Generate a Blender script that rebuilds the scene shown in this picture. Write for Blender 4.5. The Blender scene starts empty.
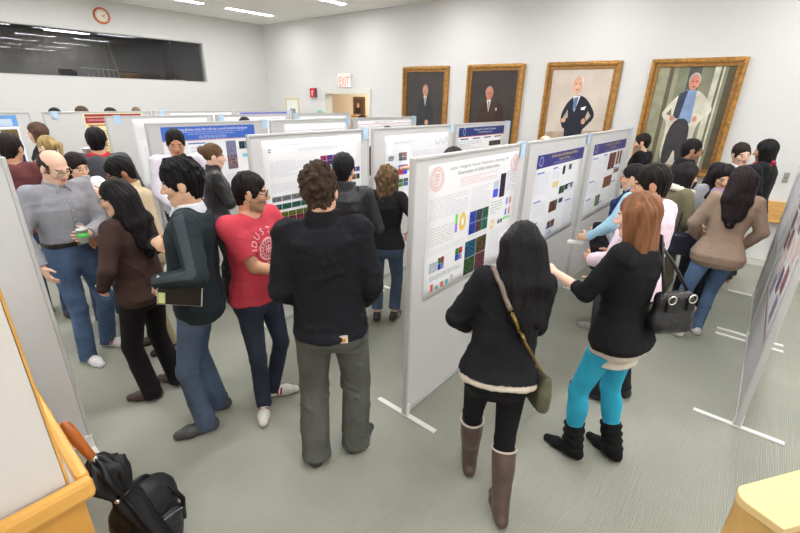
import bpy, bmesh, math, random, os
import numpy as np
from mathutils import Vector, Matrix
from mathutils.bvhtree import BVHTree
random.seed(7)
SC = bpy.context.scene
COL = SC.collection
PI = math.pi
QUAL = 0.85         # grid size factor of the sculpted figures

# ------------------------------------------------------------------ colours and materials
def lin(c):
    out = []
    for v in c[:3]:
        v = v / 255.0
        out.append(v / 12.92 if v <= 0.04045 else ((v + 0.055) / 1.055) ** 2.4)
    return (out[0], out[1], out[2], 1.0)

_M = {}
def mat(name, col, rough=0.6, spec=0.4, metal=0.0, var=0.0, vscale=8.0, bump=0.0, bscale=60.0, stretch=(1, 1, 1), emit=None, sheen=0.0, col2=None, coord='Object'):
    key = (name, tuple(col), rough, spec, metal, var, vscale, bump, bscale, stretch, emit, sheen, col2)
    if key in _M:
        return _M[key]
    m = bpy.data.materials.new(name); m.use_nodes = True
    nt = m.node_tree; b = nt.nodes['Principled BSDF']
    b.inputs['Base Color'].default_value = lin(col)
    b.inputs['Roughness'].default_value = rough
    b.inputs['Specular IOR Level'].default_value = spec
    b.inputs['Metallic'].default_value = metal
    if sheen: b.inputs['Sheen Weight'].default_value = sheen
    if emit:
        b.inputs['Emission Color'].default_value = lin(col); b.inputs['Emission Strength'].default_value = emit
    if var or bump:
        tc = nt.nodes.new('ShaderNodeTexCoord'); mp = nt.nodes.new('ShaderNodeMapping')
        mp.inputs['Scale'].default_value = stretch
        nt.links.new(tc.outputs[coord], mp.inputs[0])
    if var:
        n = nt.nodes.new('ShaderNodeTexNoise'); n.inputs['Scale'].default_value = vscale; n.inputs['Detail'].default_value = 5
        nt.links.new(mp.outputs[0], n.inputs['Vector'])
        r = nt.nodes.new('ShaderNodeValToRGB')
        r.color_ramp.elements[0].position = 0.3; r.color_ramp.elements[1].position = 0.7
        l = lin(col); h = lin(col2) if col2 else tuple(min(1, x * (1 + var)) for x in l[:3]) + (1,)
        lo = l if col2 else tuple(x * (1 - var) for x in l[:3]) + (1,)
        r.color_ramp.elements[0].color = lo; r.color_ramp.elements[1].color = h
        nt.links.new(n.outputs['Fac'], r.inputs[0]); nt.links.new(r.outputs[0], b.inputs['Base Color'])
    if bump:
        n2 = nt.nodes.new('ShaderNodeTexNoise'); n2.inputs['Scale'].default_value = bscale; n2.inputs['Detail'].default_value = 3
        nt.links.new(mp.outputs[0], n2.inputs['Vector'])
        bp = nt.nodes.new('ShaderNodeBump'); bp.inputs['Strength'].default_value = bump; bp.inputs['Distance'].default_value = 0.01
        nt.links.new(n2.outputs['Fac'], bp.inputs['Height']); nt.links.new(bp.outputs[0], b.inputs['Normal'])
    _M[key] = m
    return m

def cloth(col, rough=0.85): return mat('cloth', col, rough, 0.2, var=0.10, vscale=9, bump=0.25, bscale=220)
def denim(col): return mat('denim', (int(col[0] * .9 + 12), int(col[1] * .9 + 10), int(col[2] * .86 + 8)), 0.85, 0.2, var=0.35, vscale=4.5, bump=0.3, bscale=300)
def leather(col, rough=0.38): return mat('leather', col, rough, 0.5, var=0.15, vscale=20, bump=0.25, bscale=120)
def skinm(col): return mat('skin', col, 0.5, 0.35, var=0.05, vscale=14)
def hairm(col, rough=0.5): return mat('hair', tuple(int(c * .82) for c in col), rough + .08, 0.14, var=0.35, vscale=30, bump=0.6, bscale=90, stretch=(1, 1, .12))
def curlm(col): return mat('curly hair', tuple(int(c * .76) for c in col), 0.65, 0.15, var=0.45, vscale=28, bump=0.7, bscale=75)
def plain(col, rough=0.6, spec=0.3): return mat('plain', col, rough, spec)

# ------------------------------------------------------------------ mesh building
class MB:
    def __init__(s): s.v = []; s.f = []; s.m = []
    def add(s, vs, fs, mi=0):
        o = len(s.v); s.v += [tuple(v) for v in vs]; s.f += [tuple(i + o for i in f) for f in fs]; s.m += [mi] * len(fs)
    def quad(s, a, b, c, d, mi=0): s.add([a, b, c, d], [(0, 1, 2, 3)], mi)
    def box(s, lo, hi, mi=0):
        x0, y0, z0 = lo; x1, y1, z1 = hi
        s.add([(x0, y0, z0), (x1, y0, z0), (x1, y1, z0), (x0, y1, z0), (x0, y0, z1), (x1, y0, z1), (x1, y1, z1), (x0, y1, z1)],
              [(0, 3, 2, 1), (4, 5, 6, 7), (0, 1, 5, 4), (1, 2, 6, 5), (2, 3, 7, 6), (3, 0, 4, 7)], mi)
    def obox(s, c, ax, h, mi=0):
        c = np.array(c, float); ax = [np.array(a, float) for a in ax]; vs = []
        for k in (-1, 1):
            for (i, j) in ((-1, -1), (1, -1), (1, 1), (-1, 1)):
                vs.append(c + ax[0] * i * h[0] + ax[1] * j * h[1] + ax[2] * k * h[2])
        s.add(vs, [(0, 3, 2, 1), (4, 5, 6, 7), (0, 1, 5, 4), (1, 2, 6, 5), (2, 3, 7, 6), (3, 0, 4, 7)], mi)
    def tube(s, pts, rad, n=10, mi=0, closed=False, caps=True):
        pts = [np.array(p, float) for p in pts]; N = len(pts)
        rad = rad if isinstance(rad, (list, tuple)) else [rad] * N
        rings = []; up = None
        for i in range(N):
            a = pts[i - 1] if (i > 0 or closed) else pts[i]; b = pts[(i + 1) % N] if (i < N - 1 or closed) else pts[i]
            t = b - a; t /= (np.linalg.norm(t) + 1e-9)
            if up is None:
                up = np.array([0, 0, 1.]) if abs(t[2]) < .9 else np.array([1., 0, 0])
            u = up - t * (up @ t); u /= np.linalg.norm(u); w = np.cross(t, u); up = u
            rings.append([pts[i] + rad[i] * (math.cos(2 * PI * k / n) * u + math.sin(2 * PI * k / n) * w) for k in range(n)])
        vs = [v for r in rings for v in r]; fs = []
        for i in range(N if closed else N - 1):
            j = (i + 1) % N
            for k in range(n):
                l = (k + 1) % n
                fs.append((i * n + k, i * n + l, j * n + l, j * n + k))
        if caps and not closed:
            fs.append(tuple(range(n - 1, -1, -1))); fs.append(tuple((N - 1) * n + k for k in range(n)))
        s.add(vs, fs, mi)
    def lathe(s, prof, c=(0, 0, 0), n=24, mi=0, ax=None):
        c = np.array(c, float); A = ax or (np.array([1., 0, 0]), np.array([0, 1., 0]), np.array([0, 0, 1.]))
        vs = []; fs = []
        for (r, z) in prof:
            for k in range(n):
                t = 2 * PI * k / n
                vs.append(c + A[0] * r * math.cos(t) + A[1] * r * math.sin(t) + A[2] * z)
        for i in range(len(prof) - 1):
            for k in range(n):
                l = (k + 1) % n
                fs.append((i * n + k, i * n + l, (i + 1) * n + l, (i + 1) * n + k))
        s.add(vs, fs, mi)
    def sphere(s, c, r, n=12, mi=0, pole=None, mi2=1, cosmax=.8):
        c = np.array(c, float); r = np.array(r if hasattr(r, '__len__') else (r, r, r), float)
        vs = []; fs = []; m = n // 2
        for i in range(m + 1):
            th = PI * i / m
            for k in range(n):
                ph = 2 * PI * k / n
                vs.append(c + r * np.array([math.sin(th) * math.cos(ph), math.sin(th) * math.sin(ph), math.cos(th)]))
        o = len(s.v); s.v += [tuple(v) for v in vs]
        for i in range(m):
            for k in range(n):
                l = (k + 1) % n
                f = (i * n + k, (i + 1) * n + k, (i + 1) * n + l, i * n + l)
                s.f.append(tuple(o + q for q in f))
                mm = mi
                if pole is not None:
                    ctr = sum(vs[q] for q in f) / 4 - c; ctr /= np.linalg.norm(ctr) + 1e-9
                    if ctr @ pole > cosmax: mm = mi2
                s.m.append(mm)
    def build(s, name, mats, parent=None, smooth=False, bevel=0.0, seg=2, loc=None, rot=None):
        me = bpy.data.meshes.new(name); me.from_pydata(s.v, [], s.f); me.update()
        mats = mats if isinstance(mats, (list, tuple)) else [mats]
        for m in mats: me.materials.append(m)
        if len(mats) > 1: me.polygons.foreach_set('material_index', np.array(s.m, dtype=np.int32))
        if bevel:
            bm = bmesh.new(); bm.from_mesh(me); bmesh.ops.remove_doubles(bm, verts=bm.verts, dist=1e-6)
            ed = [e for e in bm.edges if len(e.link_faces) == 2 and e.calc_face_angle(0) > .6]
            bmesh.ops.bevel(bm, geom=ed, offset=bevel, segments=seg, profile=.5, affect='EDGES', clamp_overlap=True)
            bm.to_mesh(me); bm.free()
        if smooth: me.polygons.foreach_set('use_smooth', np.ones(len(me.polygons), dtype=bool))
        o = bpy.data.objects.new(name, me); COL.objects.link(o)
        if parent: o.parent = parent
        if loc is not None: o.location = loc
        if rot is not None: o.rotation_euler = rot
        return o

def tag(o, label=None, cat=None, group=None, kind=None):
    if label: o['label'] = label
    if cat: o['category'] = cat
    if group: o['group'] = group
    if kind: o['kind'] = kind
    return o
def empty(name, loc=(0, 0, 0), label=None, cat=None, group=None, rz=0.0):
    o = bpy.data.objects.new(name, None); COL.objects.link(o); o.location = loc; o.rotation_euler = (0, 0, rz)
    o.empty_display_size = .1
    return tag(o, label, cat, group)
def text_mesh(txt, size, align='CENTER', spacing=1.0):
    """verts (x right, y up) and faces of a line of lettering"""
    cu = bpy.data.curves.new('t', 'FONT'); cu.body = txt; cu.size = size; cu.align_x = align; cu.align_y = 'CENTER'
    cu.space_character = spacing; cu.resolution_u = 2
    o = bpy.data.objects.new('t', cu); COL.objects.link(o)
    dg = bpy.context.evaluated_depsgraph_get(); dg.update()
    me = bpy.data.meshes.new_from_object(o.evaluated_get(dg))
    vs = [tuple(v.co) for v in me.vertices]; fs = [tuple(p.vertices) for p in me.polygons]
    bpy.data.objects.remove(o); bpy.data.curves.remove(cu); bpy.data.meshes.remove(me)
    return vs, fs
LAMP, AMB, EXPO = 24.0, 0.55, 1.13
# ------------------------------------------------------------------ camera
CP, CY, CR = math.radians(21.7), math.radians(39.5), math.radians(1.43)
def make_camera():
    fw = np.array([-math.sin(CY) * math.cos(CP), math.cos(CY) * math.cos(CP), -math.sin(CP)])
    r0 = np.array([math.cos(CY), math.sin(CY), 0]); u0 = np.cross(r0, fw)
    r = math.cos(CR) * r0 + math.sin(CR) * u0; u = -math.sin(CR) * r0 + math.cos(CR) * u0
    cd = bpy.data.cameras.new('camera'); cam = bpy.data.objects.new('camera', cd); COL.objects.link(cam)
    cd.sensor_width = 36; cd.lens = 425.0 / 800 * 36; cd.clip_start = 0.02; cd.clip_end = 100
    M = Matrix(((r[0], u[0], -fw[0], 0), (r[1], u[1], -fw[1], 0), (r[2], u[2], -fw[2], 2.1), (0, 0, 0, 1)))
    cam.matrix_world = M; SC.camera = cam
make_camera()

# ------------------------------------------------------------------ room shell
WX, WY, CH = -11.3, 7.6, 3.83          # left wall, portrait wall, ceiling height
XR, YB = 6.0, -5.0
wallm = mat('wall paint', (212, 211, 208), .8, .2, bump=.05, bscale=90)
ceilm = mat('ceiling paint', (244, 242, 236), .9, .1, bump=.1, bscale=160)
trimm = mat('trim paint', (214, 212, 204), .6, .3)
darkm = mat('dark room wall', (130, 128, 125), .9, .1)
def carpet():
    m = bpy.data.materials.new('carpet'); m.use_nodes = True; nt = m.node_tree; b = nt.nodes['Principled BSDF']
    b.inputs['Roughness'].default_value = .95; b.inputs['Specular IOR Level'].default_value = .1
    tc = nt.nodes.new('ShaderNodeTexCoord')
    n = nt.nodes.new('ShaderNodeTexNoise'); n.inputs['Scale'].default_value = 140; n.inputs['Detail'].default_value = 3
    n3 = nt.nodes.new('ShaderNodeTexNoise'); n3.inputs['Scale'].default_value = 1.3; n3.inputs['Detail'].default_value = 4
    w = nt.nodes.new('ShaderNodeTexWave'); w.inputs['Scale'].default_value = 26; w.inputs['Distortion'].default_value = .6; w.inputs['Detail'].default_value = 1
    for q in (n, n3, w): nt.links.new(tc.outputs['Object'], q.inputs['Vector'])
    r = nt.nodes.new('ShaderNodeValToRGB'); r.color_ramp.elements[0].position = .25; r.color_ramp.elements[1].position = .75
    r.color_ramp.elements[0].color = lin((131, 132, 121)); r.color_ramp.elements[1].color = lin((169, 169, 156))
    a = nt.nodes.new('ShaderNodeMath'); a.operation = 'MULTIPLY_ADD'; a.inputs[1].default_value = .35
    b2 = nt.nodes.new('ShaderNodeMath'); b2.operation = 'MULTIPLY_ADD'; b2.inputs[1].default_value = .22
    c2 = nt.nodes.new('ShaderNodeMath'); c2.operation = 'MULTIPLY_ADD'; c2.inputs[1].default_value = .45; c2.inputs[2].default_value = 0
    nt.links.new(n3.outputs['Fac'], c2.inputs[0]); nt.links.new(w.outputs['Fac'], b2.inputs[0]); nt.links.new(c2.outputs[0], b2.inputs[2])
    nt.links.new(n.outputs['Fac'], a.inputs[0]); nt.links.new(b2.outputs[0], a.inputs[2])
    nt.links.new(a.outputs[0], r.inputs[0]); nt.links.new(r.outputs[0], b.inputs['Base Color'])
    bp = nt.nodes.new('ShaderNodeBump'); bp.inputs['Strength'].default_value = .5; bp.inputs['Distance'].default_value = .004
    nt.links.new(w.outputs['Fac'], bp.inputs['Height']); nt.links.new(bp.outputs[0], b.inputs['Normal'])
    return m
def struct(name, mb, m, parent=None, **k):
    o = mb.build(name, m, parent, **k)
    if parent is None: o['kind'] = 'structure'
    return o
f = MB(); f.box((WX - .2, YB, -.1), (XR, WY + 4.2, 0)); struct('floor', f, carpet())
f = MB(); f.box((WX - .2, YB, CH), (XR, WY + .2, CH + .1)); struct('ceiling', f, ceilm)
# left wall with the long control-room window: Y -1.0 .. 5.86, z 2.33 .. 3.24
A0, A1, Z0, Z1 = -1.2, 5.86, 2.33, 3.235
f = MB()
f.box((WX - .2, YB, 0), (WX, WY + .2, Z0)); f.box((WX - .2, YB, Z1), (WX, WY + .2, CH))
f.box((WX - .2, YB, Z0), (WX, A0, Z1)); f.box((WX - .2, A1, Z0), (WX, WY + .2, Z1))
struct('wall_left', f, wallm)
# portrait wall with the doorway X -8.84 .. -7.28, z 0 .. 2.15
D0, D1, DZ = -8.82, -7.30, 2.15
f = MB()
f.box((WX, WY, DZ), (XR, WY + .2, CH)); f.box((WX, WY, 0), (D0, WY + .2, DZ)); f.box((D1, WY, 0), (XR, WY + .2, DZ))
struct('wall_back', f, wallm)
f = MB(); f.box((D1, WY - .015, 0), (XR, WY, .11)); f.box((D1, WY - .022, .09), (XR, WY, .10)); struct('baseboard_back', f, trimm)
f = MB(); f.box((WX, YB, 0), (WX + .015, WY, .11)); struct('baseboard_left', f, trimm)
# side wall behind the right row
f = MB(); f.box((XR, YB, 0), (XR + .2, WY + .2, CH)); struct('wall_right', f, wallm)
# door casing
f = MB()
f.box((D0 - .12, WY - .03, 0), (D0 + .01, WY + .21, DZ + .12)); f.box((D1 - .01, WY - .03, 0), (D1 + .06, WY + .21, DZ + .12)); f.box((D0 + .01, WY - .03, DZ - .01), (D1 - .01, WY + .21, DZ + .12))
struct('trim_1', f, trimm, bevel=.006)
# hallway beyond the doorway
hallm = mat('hall paint', (232, 212, 186), .8, .2)
f = MB(); f.box((-12.0, WY + 2.2, 0), (-5.4, WY + 2.35, 2.7)); f.box((-12.2, WY + .2, 0), (-12.0, WY + 2.35, 2.7)); f.box((-5.4, WY + .2, 0), (-5.2, WY + 2.35, 2.7))
struct('wall_hall', f, hallm)
f = MB(); f.box((-12.0, WY + .2, 2.7), (-5.4, WY + 2.2, 2.8)); struct('ceiling_hall', f, ceilm)
# control room behind the window
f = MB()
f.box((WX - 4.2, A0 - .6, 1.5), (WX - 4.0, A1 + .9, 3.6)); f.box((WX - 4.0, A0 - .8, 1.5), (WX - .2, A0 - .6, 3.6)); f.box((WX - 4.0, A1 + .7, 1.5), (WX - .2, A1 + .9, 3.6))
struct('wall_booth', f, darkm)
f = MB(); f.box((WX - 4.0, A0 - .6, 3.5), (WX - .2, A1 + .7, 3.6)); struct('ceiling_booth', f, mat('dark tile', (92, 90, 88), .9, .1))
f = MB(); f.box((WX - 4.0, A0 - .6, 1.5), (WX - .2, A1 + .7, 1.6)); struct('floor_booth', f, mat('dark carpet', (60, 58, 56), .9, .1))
wf = MB()
for lo, hi in (((WX - .2, A0, Z0), (WX + .004, A1, Z0 + .02)), ((WX - .2, A0, Z1 - .02), (WX + .004, A1, Z1)), ((WX - .2, A1 - .02, Z0), (WX + .004, A1, Z1)), ((WX - .2, A0, Z0), (WX + .004, A0 + .02, Z1))):
    wf.box(lo, hi)
win = struct('window_1', wf, mat('window frame', (196, 196, 190), .4, .4))
def glassm():
    m = bpy.data.materials.new('smoked glass'); m.use_nodes = True; nt = m.node_tree
    out = nt.nodes['Material Output']; nt.nodes.remove(nt.nodes['Principled BSDF'])
    t = nt.nodes.new('ShaderNodeBsdfTransparent'); t.inputs[0].default_value = (.78, .78, .8, 1)
    g = nt.nodes.new('ShaderNodeBsdfGlossy'); g.inputs['Roughness'].default_value = .01; g.inputs[0].default_value = (.9, .9, .95, 1)
    fr = nt.nodes.new('ShaderNodeFresnel'); fr.inputs[0].default_value = 1.5; mx = nt.nodes.new('ShaderNodeMixShader')
    nt.links.new(fr.outputs[0], mx.inputs[0]); nt.links.new(t.outputs[0], mx.inputs[1]); nt.links.new(g.outputs[0], mx.inputs[2]); nt.links.new(mx.outputs[0], out.inputs[0])
    return m
gm = glassm()
for a, b in ((A0 + .02, 1.35), (1.36, 3.70), (3.71, 5.1), (5.11, A1 - .02)):
    g = MB(); g.box((WX - .105, a, Z0 + .02), (WX - .095, b, Z1 - .02)); g.build('glass_pane', gm, win)
# things in the booth
def booth_lamp(i, x, y, lab):
    o = empty('booth_ceiling_lamp', (x, y, 3.5), lab, 'ceiling light', 'lamps in the dark control room')
    m = MB(); m.box((-.1, -.5, -.02), (.1, .5, 0)); m.build('housing', plain((90, 90, 88)), o)
    m = MB(); m.box((-.07, -.47, -.026), (.07, .47, -.02)); m.build('diffuser', mat('booth tube', (235, 235, 225), emit=16), o)
for i, (x, y) in enumerate(((-12.2, 2.45), (-12.7, 3.3), (-13.9, 2.9), (-13.7, 4.1), (-14.7, 4.0), (-12.0, 1.4))):
    booth_lamp(i, x, y, ('strip lamp behind the dark window, nearest the clock', 'strip lamp behind the dark window, second row', 'thin strip lamp deep in the dark control room',
                         'strip lamp deep in the control room, below the clock', 'farthest strip lamp in the dark control room', 'strip lamp behind the dark window at the far left end')[i])
o = empty('cardboard_box', (-11.75, 4.2, 2.1), 'small brown box on the ledge inside the dark window', 'box')
m = MB(); m.box((-.12, -.16, .2), (.12, .16, .38)); m.build('body', mat('cardboard', (150, 120, 84), .8), o, bevel=.004)
m = MB(); m.box((-.125, -.165, .38), (.125, .165, .40)); m.build('lid', mat('dark lid', (60, 46, 36), .8), o)
o = empty('monitor', (-11.8, 3.05, 2.3), 'small dark monitor inside the window beside the wire rack', 'monitor')
m = MB(); m.box((-.02, -.16, .03), (.02, .16, .2)); m.build('screen', plain((16, 16, 18), .3), o, bevel=.005)
m = MB(); m.box((-.05, -.06, 0), (.05, .06, .015)); m.box((-.01, -.02, 0), (.01, .02, .06)); m.build('stand', plain((20, 20, 22)), o)
o = empty('wire_rack', (-11.75, 3.72, 2.3), 'pale wire rack inside the dark window left of the brown box', 'rack')
m = MB()
for k in range(7): m.tube([(-.05, -.3 + k * .1, 0), (-.05, -.3 + k * .1, .22 if k > 1 else .12)], .006)
m.tube([(-.05, -.42, .24), (-.05, .3, .22)], .008); m.tube([(-.05, -.3, .02), (-.05, .3, .02)], .008)
m.build('wires', plain((190, 190, 185), .3, .5), o)
o = empty('paper_stack', (-11.7, 5.3, 2.3), 'low white paper stack on the ledge inside the window corner', 'papers')
m = MB()
for k in range(4): m.box((-.1, -.2 + .01 * k, .03 + k * .012), (.1, .18 - .012 * k, .04 + k * .012))
m.build('sheets', plain((225, 225, 220)), o)
q = MB(); q.box((WX - .75, A0, 2.24), (WX - .21, A1, 2.3)); tag(q.build('booth_ledge', plain((40, 40, 42))), 'dark ledge running along the inside of the control window', 'ledge')
o = empty('desk_lamp_pole', (-12.0, 4.0, 2.3), 'thin pale slanted pole standing inside the dark window', 'pole')
m = MB(); m.tube([(0, .1, 0.08), (.0, -.02, .85)], .008); m.build('rod', plain((200, 190, 150)), o)
m = MB(); m.sphere((0, .1, .06), (.05, .04, .06)); m.build('foot_block', plain((170, 170, 170)), o, smooth=True)

# ceiling strips
frm = plain((236, 236, 232), .5)
dif = mat('lamp diffuser', (253, 253, 255), .5, emit=LAMP)
k = 0
for ix, x in enumerate((-9.8, -7.3, -4.8, -2.3, .2, 2.7, 5.0)):  # last column is added to brighten the right side of the room
    for iy, y in enumerate((6.3, 4.62, 2.94, 1.26, -.42)):
        nm = None
        if (ix, iy) == (0, 0): nm = 'recessed strip light nearest the corner of the two walls'
        elif (ix, iy) == (0, 1): nm = 'recessed strip light above the right end of the dark window'
        elif (ix, iy) == (1, 0): nm = 'recessed strip light over the doorway, at the top edge of the photo'
        else: nm = 'recessed white ceiling strip light outside the view'
        o = empty('ceiling_light', (x, y, CH), nm, 'ceiling light', 'recessed ceiling strip lights')
        m = MB(); m.box((-.10, -.62, -.012), (-.075, .62, 0)); m.box((.075, -.62, -.012), (.10, .62, 0)); m.box((-.075, .575, -.012), (.075, .62, 0)); m.box((-.075, -.62, -.012), (.075, -.575, 0)); m.build('frame', frm, o)
        m = MB(); m.box((-.075, -.575, -.008), (.075, .575, -.001)); m.build('diffuser', dif, o)

# clock
o = empty('wall_clock', (WX, 3.745, 3.53), 'round wall clock with an orange rim above the dark window', 'clock')
ax = (np.array([0, 1., 0]), np.array([0, 0, 1.]), np.array([1., 0, 0]))
m = MB(); m.lathe([(.118, 0), (.152, 0), (.156, .02), (.15, .04), (.135, .045), (.118, .03)], n=40, ax=ax); m.build('rim', mat('orange wood', (196, 96, 40), .35, .5), o, smooth=True)
m = MB(); m.lathe([(0.0001, .018), (.12, .018)], n=40, ax=ax); m.build('face', plain((235, 228, 210)), o)
m = MB()
for h in range(12):
    a = h * PI / 6; d = np.array([0, math.sin(a), math.cos(a)]); e = np.array([0, math.cos(a), -math.sin(a)])
    m.obox(d * .1 + np.array([.02, 0, 0]), (d, e, (1, 0, 0)), (.011, .004, .0008))
m.build('hour_marks', plain((40, 36, 32)), o)
for a, L, w, n_ in ((2.2, .06, .005, 'hour_hand'), (1.25, .09, .0035, 'minute_hand')):
    d = np.array([0, math.sin(a), math.cos(a)]); e = np.array([0, math.cos(a), -math.sin(a)]); m = MB()
    m.obox(d * L * .5 + np.array([.023, 0, 0]), (d, e, (1, 0, 0)), (L * .55, w, .001)); m.build(n_, plain((20, 20, 20)), o)

# EXIT sign
o = empty('exit_sign', (-8.08, WY, 2.29), 'lit EXIT sign in red letters on the wall above the doorway', 'exit sign')
m = MB(); m.box((-.20, -.06, .0), (.20, -.002, .30)); m.build('housing', plain((238, 236, 230), .4), o, bevel=.006)
m = MB(); m.box((.20, -.05, .2), (.24, -.01, .28)); m.build('lamp_head', plain((205, 205, 208), .4), o, bevel=.004)
vs, fs = text_mesh('EXIT', .25); xs = [v[0] for v in vs]; sc = .34 / (max(xs) - min(xs))
m = MB(); m.add([(v[0] * sc, -.0625, .12 + v[1] * 1.15) for v in vs], fs); m.build('letters', mat('exit red', (238, 92, 70), .5, emit=.9), o)
# fire alarm pull
o = empty('fire_alarm_switch', (-9.27, WY, 2.05), 'small red fire alarm box on the wall left of the doorway', 'fire alarm')
m = MB(); m.box((-.10, -.06, 0), (.10, 0, .22)); m.build('case', mat('alarm red', (206, 44, 50), .4), o, bevel=.008)
m = MB(); m.box((-.02, -.064, .04), (.02, -.06, .16)); m.box((-.02, -.064, .13), (.045, -.06, .16)); m.build('lever', plain((236, 225, 220)), o)
m = MB(); m.box((.10, -.05, 0), (.125, 0, .22)); m.build('strobe', plain((96, 70, 76)), o)
o = empty('green_sign', (-9.06, WY, 1.55), 'small pale green sign on the wall below the fire alarm', 'sign')
m = MB(); m.box((-.09, -.012, 0), (.09, 0, .2)); m.build('plate', plain((150, 214, 176)), o)
# small framed print
def flat_frame(o, w, h, fwid, dep, mf, mp_, z0=0):
    m = MB()
    m.box((-w / 2, -dep, z0), (-w / 2 + fwid, 0, z0 + h)); m.box((w / 2 - fwid, -dep, z0), (w / 2, 0, z0 + h))
    m.box((-w / 2 + fwid, -dep, z0), (w / 2 - fwid, 0, z0 + fwid)); m.box((-w / 2 + fwid, -dep, z0 + h - fwid), (w / 2 - fwid, 0, z0 + h))
    m.build('frame', mf, o, bevel=fwid * .18)
    m = MB(); m.box((-w / 2 + fwid * .8, -dep * .5, z0 + fwid * .8), (w / 2 - fwid * .8, -.002, z0 + h - fwid * .8)); return m.build('backing', mp_, o)
o = empty('framed_print', (-10.18, WY, 1.25), 'small framed print with a white mat near the room corner', 'framed print')
flat_frame(o, .56, .76, .035, .03, mat('pale wood', (214, 196, 150), .5), plain((240, 240, 236)))
m = MB(); m.box((-.10, -.02, .12), (.12, -.0155, .5)); m.build('picture', mat('grey print', (150, 152, 150), .7, var=.5, vscale=9), o)
# picture and shelf in the hallway
o = empty('hall_painting', (-9.83, WY + 2.2, 1.56), 'dark framed portrait hanging in the hallway beyond the doorway', 'painting')
flat_frame(o, .50, .52, .05, .04, mat('dark gilt', (110, 84, 50), .45, .4), mat('dark oil', (74, 58, 46), .5, var=.3, vscale=5))
m = MB(); m.lathe([(.0001, 0), (.055, 0)], c=(-.04, -.024, .28), n=20, ax=(np.array([1., 0, 0]), np.array([0, 0, 1.3]), np.array([0, -1., 0]))); m.add([(-.15, -.023, .06), (.08, -.023, .06), (.04, -.023, .22), (-.12, -.023, .22)], [(0, 1, 2, 3)], 1)
m.build('painted_figure', [plain((206, 160, 132)), plain((48, 36, 34))], o)
o = empty('hall_shelf', (-9.35, WY + 2.0, 0), 'light wooden shelf unit in the hallway below the dark portrait', 'shelf')
for x_ in (-.5, .5):
    m = MB(); m.box((x_, -.15, 0), (x_ + .03, .15, 1.58)); m.build('side_panel', mat('shelf wood', (206, 160, 104), .5), o)
for z in (.4, .9, 1.24, 1.40, 1.55):
    m = MB(); m.box((-.5, -.15, z), (.53, .15, z + .03)); m.build('shelf_board', mat('shelf wood', (206, 160, 104), .5), o)
o = empty('ceiling_light', (-8.6, WY + 1.2, 2.7), 'added unseen ceiling panel brightening the hallway beyond the doorway', 'ceiling light')  # unseen panel, added to brighten the hallway
m = MB(); m.box((-1.2, -.3, -.01), (1.2, .3, 0)); m.build('diffuser', mat('hall fill', (255, 246, 232), .5, emit=7.0), o)
m = MB(); m.box((-1.23, -.33, -.014), (1.23, -.3, 0)); m.box((-1.23, .3, -.014), (1.23, .33, 0)); m.build('frame', frm, o)
# thermostat, ledge
o = empty('wall_switch', (.285, WY, 1.17), 'small grey switch plate on the wall right of the portraits', 'switch')
m = MB(); m.box((-.03, -.012, 0), (.03, 0, .13)); m.build('plate', plain((150, 146, 136), .4), o, bevel=.003)
m = MB(); m.box((-.008, -.02, .05), (.008, -.01, .08)); m.build('toggle', plain((110, 106, 98), .4), o)
o = empty('wood_shelf', (.35, WY, .68), 'light wooden ledge box on the wall behind the red-scarfed man', 'ledge')
wd = mat('maple', (204, 158, 92), .45, .4, var=.18, vscale=3, stretch=(1, 1, 8))
m = MB(); m.box((-.25, -.06, 0), (.8, 0, .24)); m.build('box', wd, o, bevel=.006)
m = MB(); m.box((-.28, -.1, -.035), (.83, 0, 0)); m.build('lip', wd, o, bevel=.006)

# ------------------------------------------------------------------ portraits
gilt = mat('gilt', (176, 128, 62), .42, .5, metal=.35, var=.4, vscale=22, bump=.4, bscale=60)
gilt2 = mat('gilt liner', (150, 106, 50), .45, .5, metal=.3, var=.3, vscale=30)
def portrait(x0, x1, ztop, h, bgc, bg2, label, fig, vsc=2.5):
    w = x1 - x0; o = empty('portrait_painting', ((x0 + x1) / 2, WY - .005, ztop - h), label, 'painting', 'gilt-framed portraits on the wall')
    F = .085; dep = .07
    def ring(a, b, ya, yb, m):
        m.box((-w / 2 + a, -ya, a), (-w / 2 + b, -yb, h - a)); m.box((w / 2 - b, -ya, a), (w / 2 - a, -yb, h - a))
        m.box((-w / 2 + b, -ya, a), (w / 2 - b, -yb, b)); m.box((-w / 2 + b, -ya, h - b), (w / 2 - b, -yb, h - a))
    m = MB(); ring(0, .055, dep, 0, m); ring(.02, .04, dep + .012, dep, m); m.build('frame', gilt, o, bevel=.007)
    m = MB(); ring(.055, .105, dep * .7, 0, m); m.build('inner_frame', gilt2, o, bevel=.006)
    m = MB(); m.box((-w / 2 + .10, -.03, .10), (w / 2 - .10, -.01, h - .10)); cv = m.build('canvas', mat('oil ground', bgc, .45, .3, var=.3, vscale=vsc, col2=bg2, bump=.1, bscale=80), o)
    cw, chh = w - .2, h - .2
    mats = []; m = MB(); lay = 0
    for (col, poly) in fig:
        lay += 1; mats.append(mat('oil paint', col, .5, .3, var=.22, vscale=7, bump=.1, bscale=60))
        if poly[0] == 'ell':
            _, u, v, a, b_ = poly; pts = [(u + a * math.cos(t * PI / 14), v + b_ * math.sin(t * PI / 14)) for t in range(28)]
        else:
            pts = list(poly)
            if len(pts) >= 6:            # round the brushed outline
                for _ in range(2):
                    pts = [p for a, b in zip(pts, pts[1:] + pts[:1]) for p in ((a[0] * .75 + b[0] * .25, a[1] * .75 + b[1] * .25), (a[0] * .25 + b[0] * .75, a[1] * .25 + b[1] * .75))]
        vs = [(-cw / 2 + u * cw, -.0302 - lay * .0004, .10 + v * chh) for (u, v) in pts]
        m.add(vs, [tuple(range(len(vs)))], lay - 1)
    m.build('painted_figure', mats, o)
    return o
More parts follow.
